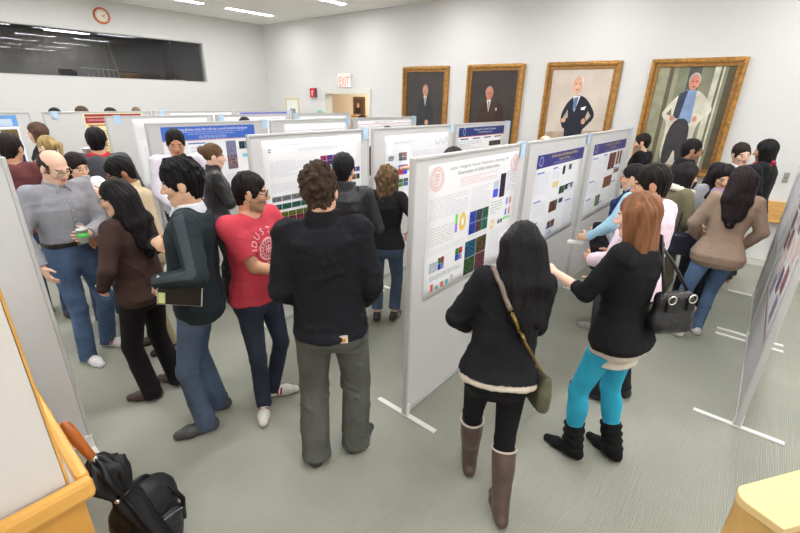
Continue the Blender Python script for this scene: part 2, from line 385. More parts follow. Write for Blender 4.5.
def sitter(u, v, s, suit, shirt, skin, hair, ar, hands=True, dx=0, extra=()):
    """half-length sitter: head centre u, v; s = head half-height in canvas heights; ar = height / width"""
    a = s * .74 * ar
    P = []
    P.append((suit, [(u - 3.2 * a, v - 8 * s), (u - 2.9 * a, v - 4.6 * s), (u - 2.5 * a, v - 2.2 * s), (u - .7 * a, v - 1.15 * s), (u + .7 * a, v - 1.15 * s), (u + 2.4 * a, v - 2.1 * s), (u + 2.9 * a, v - 4.6 * s), (u + 3.1 * a, v - 8 * s)]))
    P.append((shirt, [(u - .55 * a, v - 1.0 * s), (u + .55 * a, v - 1.0 * s), (u + .1 * a, v - 3.0 * s)]))
    P.append(((30, 30, 34), [(u - .14 * a, v - 1.25 * s), (u + .14 * a, v - 1.25 * s), (u + .1 * a, v - 2.9 * s)]))
    P.append((hair, ('ell', u, v + .16 * s, a * 1.03, s * .98)))
    P.append((skin, ('ell', u + .04 * a, v - .08 * s, a * .86, s * .98)))
    P.append((tuple(int(c * .8) for c in skin), ('ell', u - .28 * a, v - .05 * s, a * .18, s * .1)))
    P.append((tuple(int(c * .8) for c in skin), ('ell', u + .38 * a, v - .05 * s, a * .18, s * .1)))
    P.append((tuple(int(c * .76) for c in skin), ('ell', u + .06 * a, v - .58 * s, a * .3, s * .07)))
    if hands: P.append((skin, ('ell', u + dx, v - 6.0 * s, a * .62, s * .5)))
    return P + list(extra)
PZ = 2.69
portrait(-6.27, -5.12, PZ, 1.42, (58, 55, 53), (72, 66, 61), 'dark gilt-framed portrait of a grey-suited man, nearest the doorway', sitter(.52, .72, .085, (52, 55, 58), (200, 196, 188), (196, 142, 116), (120, 100, 88), 1.28, dx=.06))
portrait(-4.69, -3.55, PZ, 1.48, (54, 48, 46), (66, 57, 54), 'dark gilt-framed portrait of a man in a brown suit with pocket square', sitter(.42, .70, .085, (64, 46, 38), (205, 200, 192), (190, 122, 98), (150, 130, 120), 1.35, hands=False,
    extra=[((188, 190, 182), [(.57, .50), (.62, .51), (.605, .46)]), ((54, 38, 32), [(.60, .62), (.75, .52), (.80, .1), (.66, .1)])]))
suit3 = (34, 36, 46)
portrait(-3.15, -1.99, PZ, 1.50, (188, 172, 156), (206, 194, 180), 'pale gilt-framed portrait of a standing man in a dark suit with hands on hips', [
    ((172, 152, 130), [(0, 0), (1, 0), (1, .30), (0, .24)]),
    (suit3, [(.30, .30), (.24, .44), (.33, .62), (.46, .70), (.60, .69), (.72, .60), (.84, .46), (.70, .33), (.64, .28), (.66, -.0), (.34, -.0), (.36, .30)]),
    ((176, 160, 144), [(.33, .40), (.30, .44), (.36, .53), (.38, .44)]),
    ((176, 160, 144), [(.70, .40), (.76, .46), (.70, .52), (.67, .44)]),
    ((226, 226, 226), [(.42, .69), (.54, .69), (.47, .50)]),
    ((96, 120, 160), [(.44, .67), (.51, .68), (.49, .54), (.44, .53)]),
    ((240, 240, 240), [(.58, .555), (.66, .575), (.64, .53), (.58, .53)]),
    ((196, 190, 186), ('ell', .47, .835, .088, .105)), ((208, 160, 134), ('ell', .465, .815, .078, .105)),
    ((168, 120, 100), ('ell', .435, .83, .02, .012)), ((168, 120, 100), ('ell', .50, .83, .02, .012)), ((160, 104, 90), ('ell', .46, .765, .028, .008)),
    ((206, 156, 130), ('ell', .31, .40, .04, .03)), ((206, 156, 130), ('ell', .65, .395, .035, .035))])
portrait(-1.59, -.465, PZ, 1.56, (112, 112, 90), (138, 140, 118), 'gilt-framed portrait of a standing man in a white lab coat', [
    ((148, 146, 120), [(0, 0), (.28, 0), (.28, 1), (0, 1)]), ((96, 90, 72), [(.16, 0), (.22, 0), (.22, 1), (.16, 1)]),
    ((78, 84, 76), [(.42, .3), (.58, .3), (.58, 1), (.42, 1)]),
    ((196, 194, 172), [(.72, 0), (.86, 0), (.86, 1), (.74, 1)]), ((104, 100, 78), [(.80, 0), (.83, 0), (.84, 1), (.81, 1)]), ((84, 74, 56), [(.90, 0), (1, 0), (1, 1), (.90, 1)]),
    ((206, 200, 182), [(.26, .02), (.30, .45), (.18, .52), (.20, .58), (.36, .74), (.47, .78), (.60, .78), (.74, .70), (.84, .60), (.80, .54), (.66, .44), (.70, .02)]),
    ((112, 112, 92), [(.24, .54), (.30, .60), (.32, .52)]), ((196, 194, 172), [(.74, .56), (.78, .59), (.70, .64), (.68, .52)]),
    ((130, 152, 186), [(.44, .78), (.58, .78), (.60, .46), (.40, .46)]),
    ((56, 62, 78), [(.36, .74), (.47, .78), (.43, .50), (.34, .50)]),
    ((60, 58, 60), [(.33, .50), (.62, .50), (.60, .04), (.52, .03), (.47, .22), (.42, .02), (.30, .03)]),
    ((176, 174, 168), ('ell', .52, .872, .075, .072)), ((198, 132, 108), ('ell', .52, .852, .068, .075)),
    ((150, 92, 76), ('ell', .495, .86, .018, .01)), ((150, 92, 76), ('ell', .55, .86, .018, .01)), ((140, 80, 70), ('ell', .525, .81, .025, .006)),
    ((196, 136, 110), ('ell', .34, .50, .035, .028)), ((196, 136, 110), ('ell', .64, .50, .03, .03))], vsc=3)
# ------------------------------------------------------------------ poster boards
BH = 1.79
fabm = mat('grey board fabric', (208, 206, 204), .9, .1, bump=.2, bscale=300)
alum = mat('board rail', (190, 189, 186), .45, .5, metal=.0)
alumd = mat('board rail edge', (150, 149, 144), .45, .5)
footm = mat('foot bar', (226, 226, 222), .45, .4)
tagm = plain((186, 214, 236), .6)
def board(x, y0, y1, label, tagy=None, ang=0.0):
    """free-standing board in the plane x = const from y0 to y1"""
    o = empty('poster_board', (x, (y0 + y1) / 2, 0), label, 'poster board', 'grey free-standing poster boards', ang)
    w = (y1 - y0) / 2; t = .02; fr = .020
    m = MB(); m.box((-t * .6, -w + fr, .06), (t * .6, w - fr, BH - fr)); m.build('fabric_panel', fabm, o)
    for s in (-1, 1):
        m = MB(); m.box((-t, min(s * w, s * (w - fr)), .02), (t, max(s * w, s * (w - fr)), BH)); m.build('post', alum, o, bevel=.005)
    for z in (.035, BH - fr):
        m = MB(); m.box((-t, -w + fr, z), (t, w - fr, z + fr)); m.build('rail', alum, o, bevel=.004)
    for s in (-1, 1):
        m = MB(); m.box((-.26, s * (w - .022) - .020, 0), (.26, s * (w - .022) + .020, .012)); m.box((-t * 1.25, s * (w - .022) - .02, .012), (t * 1.25, s * (w - .022) + .02, .10)); m.build('foot_bar', footm, o, bevel=.004)
    if tagy is not None:
        tagy -= (y0 + y1) / 2
        m = MB(); m.box((t + .001, tagy - .038, BH - .10), (t + .003, tagy + .038, BH + .006)); m.box((-t - .003, tagy - .038, BH - .10), (-t - .001, tagy + .038, BH + .006)); m.box((-t - .003, tagy - .038, BH + .003), (t + .003, tagy + .038, BH + .006))
        m.build('number_card', tagm, o)
    return o

# ------------------------------------------------------------------ posters
paper = mat('poster paper', (244, 244, 245), .45, .3)
_fig = {}
def micro(bg, spot, sc=26):
    key = (bg, spot, sc)
    if key in _fig: return _fig[key]
    m = bpy.data.materials.new('micrograph print'); m.use_nodes = True; nt = m.node_tree; b = nt.nodes['Principled BSDF']
    b.inputs['Roughness'].default_value = .45; b.inputs['Specular IOR Level'].default_value = .3
    tc = nt.nodes.new('ShaderNodeTexCoord'); v = nt.nodes.new('ShaderNodeTexNoise'); v.inputs['Scale'].default_value = sc * 2; v.inputs['Detail'].default_value = 3
    nt.links.new(tc.outputs['Object'], v.inputs['Vector'])
    r = nt.nodes.new('ShaderNodeValToRGB'); r.color_ramp.elements[0].position = .42; r.color_ramp.elements[1].position = .68
    r.color_ramp.elements[0].color = lin(bg); r.color_ramp.elements[1].color = lin(spot)
    nt.links.new(v.outputs['Fac'], r.inputs[0]); nt.links.new(r.outputs[0], b.inputs['Base Color'])
    _fig[key] = m
    return m
class Poster:
    def __init__(s, x, y0, y1, z0, z1, side, label, sheet=None, skew=0.0, group='research posters on the boards'):
        s.side = side; s.w = y1 - y0; s.h = z1 - z0; s.ar = s.w / s.h
        s.root = empty('poster', (x, (y0 + y1) / 2, z0), label, 'poster', group)
        s.L = 0; s.skew = skew
        m = MB(); N = 10; vs = []
        for i in range(N + 1):
            for j in range(N + 1):
                u, v = i / N, j / N; p = s.pt(u, v, -.0012 + .0035 * max(0, v - .8) * (1 - u) * 5 * .6); vs.append(p)
        m.add(vs, [(i * (N + 1) + j, (i + 1) * (N + 1) + j, (i + 1) * (N + 1) + j + 1, i * (N + 1) + j + 1) for i in range(N) for j in range(N)])
        sh = m.build('sheet', sheet or paper, s.root, smooth=True)
        md = sh.modifiers.new('thick', 'SOLIDIFY'); md.thickness = .0006; md.offset = 0
    def pt(s, u, v, lift):
        # u left->right and v top->bottom as read; the sheet faces +X (side 1) or -X (side -1)
        y = (u - .5) * s.w; y = y if s.side > 0 else -y
        return (s.side * (lift + .0045 * max(0, v - .75) * 2), y, s.h * (1 - v) + s.skew * (u - .5))
    def rect(s, m, u0, v0, u1, v1, lift, mi=0):
        m.quad(s.pt(u0, v1, lift), s.pt(u1, v1, lift), s.pt(u1, v0, lift), s.pt(u0, v0, lift), mi)
    def band(s, u0, v0, u1, v1, col, name='header_band', var=0, col2=None):
        s.L += 1; m = MB(); s.rect(m, u0, v0, u1, v1, .0012 + .00006 * s.L); m.build(name, mat('print', col, .45, .3, var=var, vscale=2.5, col2=col2), s.root)
    def title(s, txt, u, v, hgt, col, wmax=None, lift=.0022, name='title_text'):
        vs, fs = text_mesh(txt, 1.0); xs = [p[0] for p in vs]; W = max(xs) - min(xs)
        sc = hgt; sx = hgt
        if wmax and W * sc / s.w > wmax: sx = wmax * s.w / W
        m = MB(); m.add([s.pt(u + p[0] * sx / s.w, v - p[1] * sc / s.h, lift) for p in vs], fs)
        m.build(name, mat('ink', col, .5, .2), s.root)
    def text(s, u0, v0, u1, v1, lines, col=(120, 120, 128), fill=.42, seed=0, head=None):
        rr = random.Random(seed * 17 + int(u0 * 1000) + int(v0 * 77)); m = MB()
        for i in range(lines):
            v = v0 + (v1 - v0) * i / lines; dv = (v1 - v0) / lines * fill; u = u0; end = u1 if rr.random() > .15 else u0 + (u1 - u0) * rr.uniform(.4, .9)
            while u < end - .004:
                wd_ = min(rr.uniform(.010, .045), end - u); s.rect(m, u, v, u + wd_, v + dv, .0018); u += wd_ + .007
        m.build('text_block', mat('ink', col, .5, .2), s.root)
        if head:
            m = MB(); s.rect(m, u0, v0 - .022, u0 + (u1 - u0) * .55, v0 - .008, .0018); m.build('heading', mat('ink', head, .5, .2), s.root)
    def fig(s, u0, v0, u1, v1, cells, gap=.06, back=None):
        """cells: rows of (bg, spot)"""
        R = len(cells); m = MB(); mats = []; ids = {}
        if back: mats.append(mat('print', back, .5, .3)); s.rect(m, u0, v0, u1, v1, .0012, 0)
        for r_, row in enumerate(cells):
            C = len(row)
            for c_, (bg, sp) in enumerate(row):
                k = (bg, sp)
                if k not in ids: ids[k] = len(mats); mats.append(micro(bg, sp))
                du = (u1 - u0) / C; dv = (v1 - v0) / R
                s.rect(m, u0 + du * (c_ + gap / 2), v0 + dv * (r_ + gap / 2), u0 + du * (c_ + 1 - gap / 2), v0 + dv * (r_ + 1 - gap / 2), .0018, ids[k])
        m.build('figure_panel', mats, s.root)
    def bars(s, u0, v0, u1, v1, cols, base=True, hs=None):
        m = MB(); mats = []; n = len(cols); rr = random.Random(int(u0 * 991) + n)
        for i, c in enumerate(cols):
            mats.append(mat('print', c, .5, .3)); h = hs[i] if hs else rr.uniform(.35, 1)
            a = u0 + (u1 - u0) * (i + .25) / n; s.rect(m, a, v1 - (v1 - v0) * h, a + (u1 - u0) / n * .5, v1, .0018, i)
        if base:
            mats.append(mat('ink', (60, 60, 60), .5, .2)); s.rect(m, u0, v1, u1, v1 + .003, .0018, n); s.rect(m, u0 - .003, v0, u0, v1, .0018, n)
        m.build('bar_chart', mats, s.root)
    def ring(s, u, v, r, col, r2=.72, name='seal', a0=0, a1=2 * PI, arx=1.0):
        m = MB(); n = 36; vs = []
        for i in range(n + 1):
            a = a0 + (a1 - a0) * i / n
            for q in (r * r2, r): vs.append(s.pt(u + q * math.cos(a) / s.w * arx, v + q * math.sin(a) / s.h, .0018))
        m.add(vs, [(2 * i, 2 * i + 1, 2 * i + 3, 2 * i + 2) for i in range(n)]); return m.build(name, mat('print', col, .5, .3), s.root)
    def seal(s, u, v, r, col):
        m = MB()
        def ann(ra, rb, n=36):
            vs = []
            for i in range(n + 1):
                a = 2 * PI * i / n
                for q in (ra, rb): vs.append(s.pt(u + q * math.cos(a) / s.w, v + q * math.sin(a) / s.h, .0018))
            m.add(vs, [(2 * i, 2 * i + 1, 2 * i + 3, 2 * i + 2) for i in range(n)])
        ann(r * .94, r); ann(r * .64, r * .70)
        for i in range(22):      # ring of small letter-like ticks
            a = 2 * PI * i / 22; ca, sa = math.cos(a), math.sin(a)
            vs = []
            for (q, t) in ((.74, -.05), (.74, .05), (.89, .05), (.89, -.05)):
                x_ = r * (q * ca - t * sa); y_ = r * (q * sa + t * ca); vs.append(s.pt(u + x_ / s.w, v + y_ / s.h, .0018))
            m.add(vs, [(0, 1, 2, 3)])
        sh = [(-.36, -.42), (.36, -.42), (.36, .05), (.22, .34), (0, .5), (-.22, .34), (-.36, .05)]
        inn = [(x_ * .82, y_ * .82) for x_, y_ in sh]
        vs = [s.pt(u + x_ * r / s.w, v + y_ * r / s.h, .0018) for q in zip(sh, inn) for (x_, y_) in q]; n = len(sh)
        m.add(vs, [(2 * i, 2 * i + 1, (2 * i + 3) % (2 * n), (2 * i + 2) % (2 * n)) for i in range(n)])
        for (a, b, c, d) in ((-.22, -.25, .22, -.18), (-.05, -.3, .05, .3), (-.2, .02, .2, .09)):
            m.add([s.pt(u + x_ * r / s.w, v + y_ * r / s.h, .0018) for (x_, y_) in ((a, b), (c, b), (c, d), (a, d))], [(0, 1, 2, 3)])
        m.build('seal', mat('print', col, .5, .3), s.root)
K = (18, 20, 24); GR = (24, 70, 48); BL = (24, 40, 120)
XM = -1.49; XO = .0145     # front row plane, sheet stand-off
MAINY = ((1.89, 3.36), (3.40, 4.93), (4.98, 6.72))
board(XM, *MAINY[0], 'nearest grey poster board of the front row, beside the woman in tall brown boots', tagy=3.27)
board(XM, *MAINY[1], 'middle grey poster board of the front row, holding a navy-headed poster', tagy=4.86)
board(XM, *MAINY[2], 'far grey poster board of the front row, beside the light blue jacket', tagy=6.62)
# 1: white poster with two red seals
p = Poster(XM + XO, 2.03, 3.22, .86, 1.735, 1, 'white poster with two pale red seals and dark fluorescence images on the nearest front board', skew=.0)
p.seal(.075, .10, .075, (236, 178, 172)); p.seal(.945, .095, .068, (238, 186, 180))
p.title('Lectin Transgenic Reveals Mechanisms Underlying The', .52, .045, .036, (146, 142, 138), wmax=.66)
p.title('Determination of Cellular Antimicrobials', .50, .088, .036, (146, 142, 138), wmax=.46)
p.text(.30, .13, .72, .20, 4, (242, 214, 208))
p.text(.02, .235, .40, .40, 9, (222, 222, 225)); p.text(.43, .225, .66, .42, 10, (226, 226, 229)); p.text(.86, .16, .98, .34, 9, (200, 200, 205))
p.fig(.69, .22, .755, .36, [[((188, 200, 214), (226, 232, 238))], [((70, 80, 226), (110, 120, 240))]], gap=0); p.fig(.775, .17, .845, .375, [[(K, (80, 60, 90))]], gap=0)
p.text(.68, .40, .83, .52, 5, (150, 190, 150), fill=.25); p.bars(.87, .40, .97, .46, [(120, 150, 230), (230, 150, 150)], base=False, hs=[1, 1]); p.bars(.87, .50, .97, .56, [(110, 140, 230), (236, 160, 150)], base=False, hs=[1, 1])
p.text(.87, .575, .97, .60, 2, (100, 220, 100), fill=.8)
p.text(.03, .455, .27, .60, 7, (206, 206, 196), fill=.3); p.fig(.275, .40, .30, .545, [[((110, 220, 90), (150, 240, 120))], [((160, 120, 220), (200, 160, 240))]], gap=0)
p.ring(.355, .475, .066, (240, 206, 96), r2=.45, name='ring_chart', arx=.62); p.ring(.72, .60, .04, (240, 216, 120), r2=.5, name='ring_chart', arx=.7)
p.fig(.43, .42, .655, .615, [[(BL, (70, 100, 230)), ((36, 34, 46), (90, 96, 110)), ((20, 70, 44), (50, 130, 80))], [(BL, (60, 90, 220)), ((46, 36, 44), (120, 80, 90)), ((20, 70, 60), (40, 160, 110))]], gap=.05, back=(190, 196, 206))
p.fig(.79, .575, .86, .62, [[((60, 60, 66), (130, 130, 134)), ((60, 60, 66), (150, 150, 154))]], gap=.2)
p.text(.03, .62, .40, .665, 3, (226, 226, 229)); p.text(.43, .63, .66, .66, 2, (226, 226, 229))
p.fig(.125, .70, .185, .80, [[((24, 90, 40), (60, 190, 60)), ((150, 30, 30), (220, 80, 60))], [((30, 40, 140), (90, 110, 220)), ((60, 70, 150), (180, 190, 240))]], gap=.04)
p.fig(.045, .72, .12, .80, [[((176, 182, 190), (210, 214, 220))]], gap=0); p.fig(.30, .685, .375, .79, [[((24, 90, 40), (60, 190, 60)), ((150, 30, 30), (220, 80, 60))], [((30, 40, 140), (90, 110, 220)), ((40, 50, 130), (180, 190, 240))]], gap=.04)
p.text(.05, .83, .37, .87, 3, (190, 190, 196), fill=.5); p.bars(.05, .89, .30, .955, [(226, 90, 80), (90, 190, 150), (226, 90, 80), (90, 180, 190), (200, 200, 205)], base=False)
p.fig(.405, .665, .66, .965, [[((16, 34, 78), (40, 130, 150)), ((34, 28, 22), (120, 96, 40))], [((22, 40, 30), (70, 120, 50)), ((30, 34, 20), (150, 70, 90))]], gap=.035, back=(206, 210, 214))
p.text(.70, .66, .97, .95, 14, (226, 226, 229))
def navy(x, y0, y1, z0, z1, label, band_, tcol, title1, title2, seedn, figs):
    q = Poster(x, y0, y1, z0, z1, 1, label)
    q.band(.0, .0, 1, .135, band_, var=.15); q.ring(.075, .065, .045, (150, 160, 205), r2=.7)
    q.title(title1, .55, .035, .036, tcol, wmax=.74); q.title(title2, .55, .078, .034, tcol, wmax=.4); q.text(.32, .102, .78, .128, 2, (150, 156, 200))
    for (a, b, c, d, n) in ((.03, .20, .27, .42, 12), (.03, .50, .27, .66, 9), (.33, .185, .50, .30, 6), (.03, .74, .27, .93, 9), (.36, .86, .66, .97, 5), (.72, .42, .97, .50, 4), (.72, .62, .97, .93, 14)):
        q.text(a, b, c, d, n, (220, 222, 232), seed=seedn, head=(96, 110, 210))
    for fg in figs: q.fig(*fg)
    return q
BRN = ((84, 44, 30), (150, 84, 60)); DG = ((20, 50, 34), (60, 110, 70)); KK = ((16, 16, 20), (70, 64, 72))
q = navy(XM + XO, 3.60, 4.79, .80, 1.665, 'white poster with a navy header and yellow title on the middle front board', (58, 54, 128), (226, 214, 90), 'Characterization of the Morphological Patterns', 'Induced Cell Polarity', 3,
     [(.545, .17, .60, .265, [[KK]], 0), (.68, .17, .745, .23, [[((46, 40, 60), (110, 100, 130))]], 0), (.37, .32, .485, .385, [[((236, 206, 130), (246, 226, 170))]], 0),
      (.53, .40, .65, .49, [[DG, ((20, 60, 40), (80, 140, 80))]], .03), (.66, .40, .73, .465, [[KK]], 0), (.80, .40, .84, .46, [[((60, 60, 80), (140, 140, 160))]], 0),
      (.36, .54, .53, .67, [[BRN, ((70, 40, 30), (130, 70, 56)), ((40, 60, 40), (90, 120, 80))]], .03), (.56, .545, .65, .60, [[((30, 40, 60), (80, 90, 120))]], 0), (.37, .77, .535, .865, [[BRN, ((46, 34, 30), (120, 90, 76))]], .1)])
q.bars(.40, .88, .50, .93, [(120, 140, 230), (120, 140, 230), (120, 140, 230)], base=True)
q = navy(XM + XO, 5.14, 6.50, .78, 1.66, 'white poster with a navy header on the farthest front board, beside the blue-jacketed woman', (66, 58, 122), (206, 190, 96), 'Signalling Networks Controlling Branching', 'Form and Function', 4,
     [(.50, .16, .72, .40, [[((60, 24, 56), (150, 80, 60)), ((70, 36, 30), (160, 90, 40))]], .03), (.76, .16, .83, .36, [[((70, 40, 40), (170, 110, 70))]], 0), (.86, .16, .92, .36, [[((40, 28, 30), (130, 70, 40))]], 0),
      (.74, .42, .92, .48, [[((130, 80, 66), (190, 140, 120))]], 0), (.46, .49, .72, .65, [[((96, 56, 34), (160, 100, 60))]], 0), (.30, .72, .44, .88, [[((40, 110, 40), (120, 200, 60)), ((110, 40, 110), (170, 90, 160))]], .03)])
# row 2
X2 = -3.25
board(X2, 1.95, 3.36, 'grey poster board of the second row, behind the man in the black jacket', tagy=3.30)
board(X2, 3.42, 4.97, 'grey poster board behind the curly-haired woman in the black top', tagy=4.92)
board(X2, 5.02, 6.60, 'grey poster board holding the navy-headed poster below the second portrait', tagy=6.52)
q = Poster(X2 + XO, 2.07, 3.24, .93, 1.735, 1, 'white poster with rows of green and red image squares behind the red-shirted man')
q.title('Functional analysis of the regulatory pathway in developing tissue', .5, .05, .032, (190, 190, 196), wmax=.7); q.text(.32, .10, .72, .14, 2, (222, 222, 225)); q.text(.05, .09, .07, .14, 2, (120, 120, 126))
q.text(.05, .22, .42, .40, 10, (224, 224, 227)); q.text(.05, .46, .42, .56, 6, (224, 224, 227)); q.text(.48, .24, .55, .30, 2, (190, 190, 196)); q.text(.22, .60, .36, .61, 1, (150, 210, 90), fill=.8)
GS = ((90, 90, 94), (150, 150, 154)); TG = ((16, 56, 56), (50, 120, 96)); OG = ((74, 86, 30), (120, 130, 60)); RD = ((92, 24, 40), (140, 50, 70)); G2 = ((18, 82, 54), (50, 130, 80))
q.fig(.045, .60, .40, .66, [[GS] * 4], .06); q.fig(.04, .69, .40, .755, [[TG] * 4], .05); q.fig(.04, .785, .40, .965, [[OG] * 5, [RD] * 5, [G2] * 5], .05)
PU = ((44, 30, 84), (120, 70, 160)); RB = ((110, 20, 60), (200, 60, 120))
q.fig(.53, .21, .735, .33, [[RB, PU, PU], [RB, PU, PU]], .05); q.fig(.78, .40, .87, .46, [[((110, 100, 110), (170, 160, 170))] * 2], .1); q.fig(.88, .39, .98, .455, [[PU, ((60, 50, 120), (120, 110, 190))]], .1)
q.fig(.78, .48, .98, .555, [[KK, BRN, ((90, 40, 30), (160, 90, 70)), DG]], .12); q.fig(.83, .58, .93, .65, [[BRN, DG]], .12); q.text(.50, .68, .95, .95, 12, (222, 222, 225))
q = Poster(X2 + XO, 3.61, 4.87, .90, 1.70, 1, 'white poster with sketches and small blue and red plots, above the curly-haired woman')
q.text(.12, .06, .50, .13, 3, (204, 204, 208), fill=.3); q.ring(.80, .12, .05, (190, 190, 196), r2=.86); q.ring(.90, .11, .05, (190, 190, 196), r2=.86)
q.text(.03, .26, .22, .60, 12, (222, 222, 225)); q.fig(.05, .28, .12, .34, [[((100, 100, 106), (226, 226, 229))]], 0); q.fig(.19, .24, .31, .36, [[((80, 70, 74), (150, 140, 144)), ((150, 70, 70), (210, 170, 170))], [((50, 50, 54), (140, 140, 144)), ((90, 90, 94), (180, 180, 184))]], .08)
q.fig(.19, .42, .32, .56, [[((60, 70, 210), (100, 110, 240)), ((190, 60, 80), (220, 90, 100))], [((206, 50, 60), (230, 80, 80)), ((60, 70, 210), (90, 100, 230))]], 0); q.fig(.19, .62, .34, .74, [[((40, 90, 50), (90, 150, 90)), ((60, 60, 66), (140, 140, 146))], [((70, 120, 60), (140, 180, 110)), ((50, 80, 160), (120, 140, 210))]], .08)
q.text(.40, .25, .95, .95, 20, (226, 226, 229))
q = Poster(X2 + XO, 5.10, 6.40, .85, 1.735, 1, 'white poster with a navy header and white title, below the second portrait')
q.band(0, 0, 1, .13, (42, 58, 118)); q.band(0, .13, 1, .142, (190, 90, 96), name='header_rule'); q.ring(.11, .06, .05, (190, 200, 225), r2=.8, arx=.6)
q.title('Modelling Human Epithelial Development', .55, .04, .038, (236, 238, 244), wmax=.68); q.title('in the Cell Microenvironment', .55, .085, .034, (230, 232, 240), wmax=.4)
for i in range(4): q.band(.04 + i * .245, .165, .20 + i * .245, .182, (60, 68, 110), name='heading')
q.text(.04, .21, .48, .9, 22, (200, 200, 206)); q.fig(.66, .24, .94, .32, [[((40, 36, 34), (90, 84, 80))]], 0); q.text(.52, .36, .95, .9, 18, (204, 204, 210))
# row 3
X3 = -5.0
board(X3, 1.85, 3.30, 'grey poster board behind the man in the white shirt, holding the bright blue-headed poster', tagy=3.26)
board(X3, 3.35, 4.78, 'grey poster board in the third row seen over the top of the black-jacketed man', tagy=4.72)
board(X3, 4.84, 6.40, 'grey poster board in the third row below the first portrait', tagy=6.34)
q = Poster(X3 + XO, 1.99, 3.11, .80, 1.745, 1, 'white poster with a bright blue header behind the man in the white shirt')
q.band(0, 0, 1, .155, (66, 106, 196)); q.title('Targeting glioma stem-like cells by a novel lentiviral database', .50, .035, .040, (240, 242, 250), wmax=.82)
q.text(.14, .062, .88, .075, 1, (190, 205, 240)); q.text(.25, .085, .75, .10, 1, (190, 205, 240)); q.text(.36, .11, .66, .15, 3, (180, 196, 236)); q.band(0, .155, 1, .163, (214, 150, 150), name='header_rule')
q.band(.24, .19, .42, .203, (70, 104, 190), name='heading'); q.text(.03, .23, .24, .9, 18, (222, 222, 225)); q.text(.26, .24, .46, .9, 18, (222, 222, 225))
q.fig(.64, .19, .755, .54, [[((110, 108, 140), (150, 150, 176))], [((70, 62, 120), (190, 150, 80))]], 0); q.fig(.79, .20, .94, .30, [[((20, 26, 70), (50, 90, 80)), ((24, 24, 66), (60, 60, 110))]], .06)
q.fig(.82, .36, .88, .40, [[((120, 190, 220), (160, 210, 235))]], 0); q.text(.60, .60, .95, .95, 12, (222, 222, 225))
q = Poster(X3 + XO, 3.55, 4.70, .8, 1.735, 1, 'white poster with a grey title behind the black-jacketed man, third row of boards')
q.title('Immune responses to a peptide antigen vaccine', .42, .035, .034, (150, 140, 146), wmax=.66); q.text(.05, .09, .95, .95, 24, (222, 222, 226))
q = Poster(X3 + XO, 4.93, 6.30, .8, 1.745, 1, 'white poster with a thin red title rule, third row of boards below the first portrait')
q.title('Dynamics of membrane receptors', .45, .03, .034, (140, 130, 136), wmax=.6); q.band(0, .055, 1, .065, (216, 140, 140), name='header_rule'); q.text(.05, .09, .95, .95, 24, (222, 222, 226))
# row 4
X4 = -6.6
board(X4, 1.98, 3.42, 'grey poster board with a plain left half, behind the man in the charcoal hoodie', tagy=2.12)
board(X4, 3.47, 4.84, 'grey poster board in the fourth row, above the woman with the hair bun', tagy=3.55)
board(X4, 4.90, 6.30, 'grey poster board in the fourth row below the EXIT sign', tagy=4.97)
q = Poster(X4 + XO, 2.29, 3.32, .82, 1.75, 1, 'mostly white poster behind the blue-headed poster, left of the man in the white shirt')
q.text(.2, .03, .8, .07, 2, (226, 226, 229)); q.text(.05, .13, .18, .3, 5, (222, 222, 225)); q.text(.08, .40, .28, .95, 20, (222, 222, 226)); q.text(.35, .12, .95, .95, 24, (224, 224, 227))
q = Poster(X4 + XO, 3.58, 4.74, .82, 1.745, 1, 'mostly white poster in the fourth row above the woman with the hair bun'); q.text(.06, .03, .94, .95, 26, (226, 226, 229))
q = Poster(X4 + XO, 5.05, 6.20, .82, 1.735, 1, 'mostly white poster in the fourth row below the EXIT sign'); q.title('Regulation of gene networks', .5, .04, .04, (190, 190, 196), wmax=.7); q.text(.06, .09, .94, .95, 24, (226, 226, 229))
# row 5
X5 = -8.1
board(X5, .10, 1.52, 'grey poster board at the left edge of the photo, holding the light blue-headed poster')
board(X5, 1.66, 3.12, 'grey poster board holding the yellow poster with a dark red header', tagy=1.80)
board(X5, 3.16, 4.62, 'grey poster board of the rearmost row below the right end of the dark window', tagy=3.30)
board(X5, 4.67, 6.0, 'grey poster board of the rearmost row near the framed print', tagy=5.9)
q = Poster(X5 + XO, .18, 1.36, .85, 1.745, 1, 'poster with a light blue header and dark images at the left edge of the photo')
q.band(0, 0, 1, .16, (104, 160, 218)); q.title('Three-dimensional imaging of plant roots', .42, .05, .04, (235, 240, 250), wmax=.7); q.band(.82, .05, .95, .15, (206, 220, 238), name='logo_box')
q.fig(.66, .20, .98, .36, [[((60, 60, 40), (120, 110, 60)), ((90, 74, 30), (130, 110, 60))]], .04); q.fig(.70, .385, .98, .55, [[((26, 22, 70), (60, 50, 110)), ((34, 28, 76), (80, 60, 120))]], .04); q.fig(.70, .58, .98, .80, [[((34, 26, 80), (70, 56, 130)), ((20, 20, 60), (60, 50, 110))]], .04); q.text(.05, .22, .60, .95, 24, (190, 200, 216))
yel = mat('yellow poster paper', (240, 230, 170), .5, .3)
q = Poster(X5 + XO, 2.15, 2.98, .8, 1.76, 1, 'yellow poster with a dark red header, behind the man in the charcoal hoodie', sheet=yel)
q.band(.02, .01, .98, .05, (150, 44, 56)); q.band(.02, .06, .98, .15, (160, 50, 60)); q.title('Gold nanostars', .2, .10, .04, (240, 190, 190), wmax=.3); q.text(.05, .17, .95, .20, 1, (170, 70, 70), fill=.8)
for (a, b, c, d, col) in ((.50, .32, .72, .37, (150, 46, 56)), (.46, .47, .66, .52, (140, 60, 60)), (.44, .54, .60, .60, (196, 120, 70)), (.70, .60, .86, .64, (150, 46, 56)), (.55, .66, .70, .72, (130, 50, 56))): q.band(a, b, c, d, col, name='figure_panel')
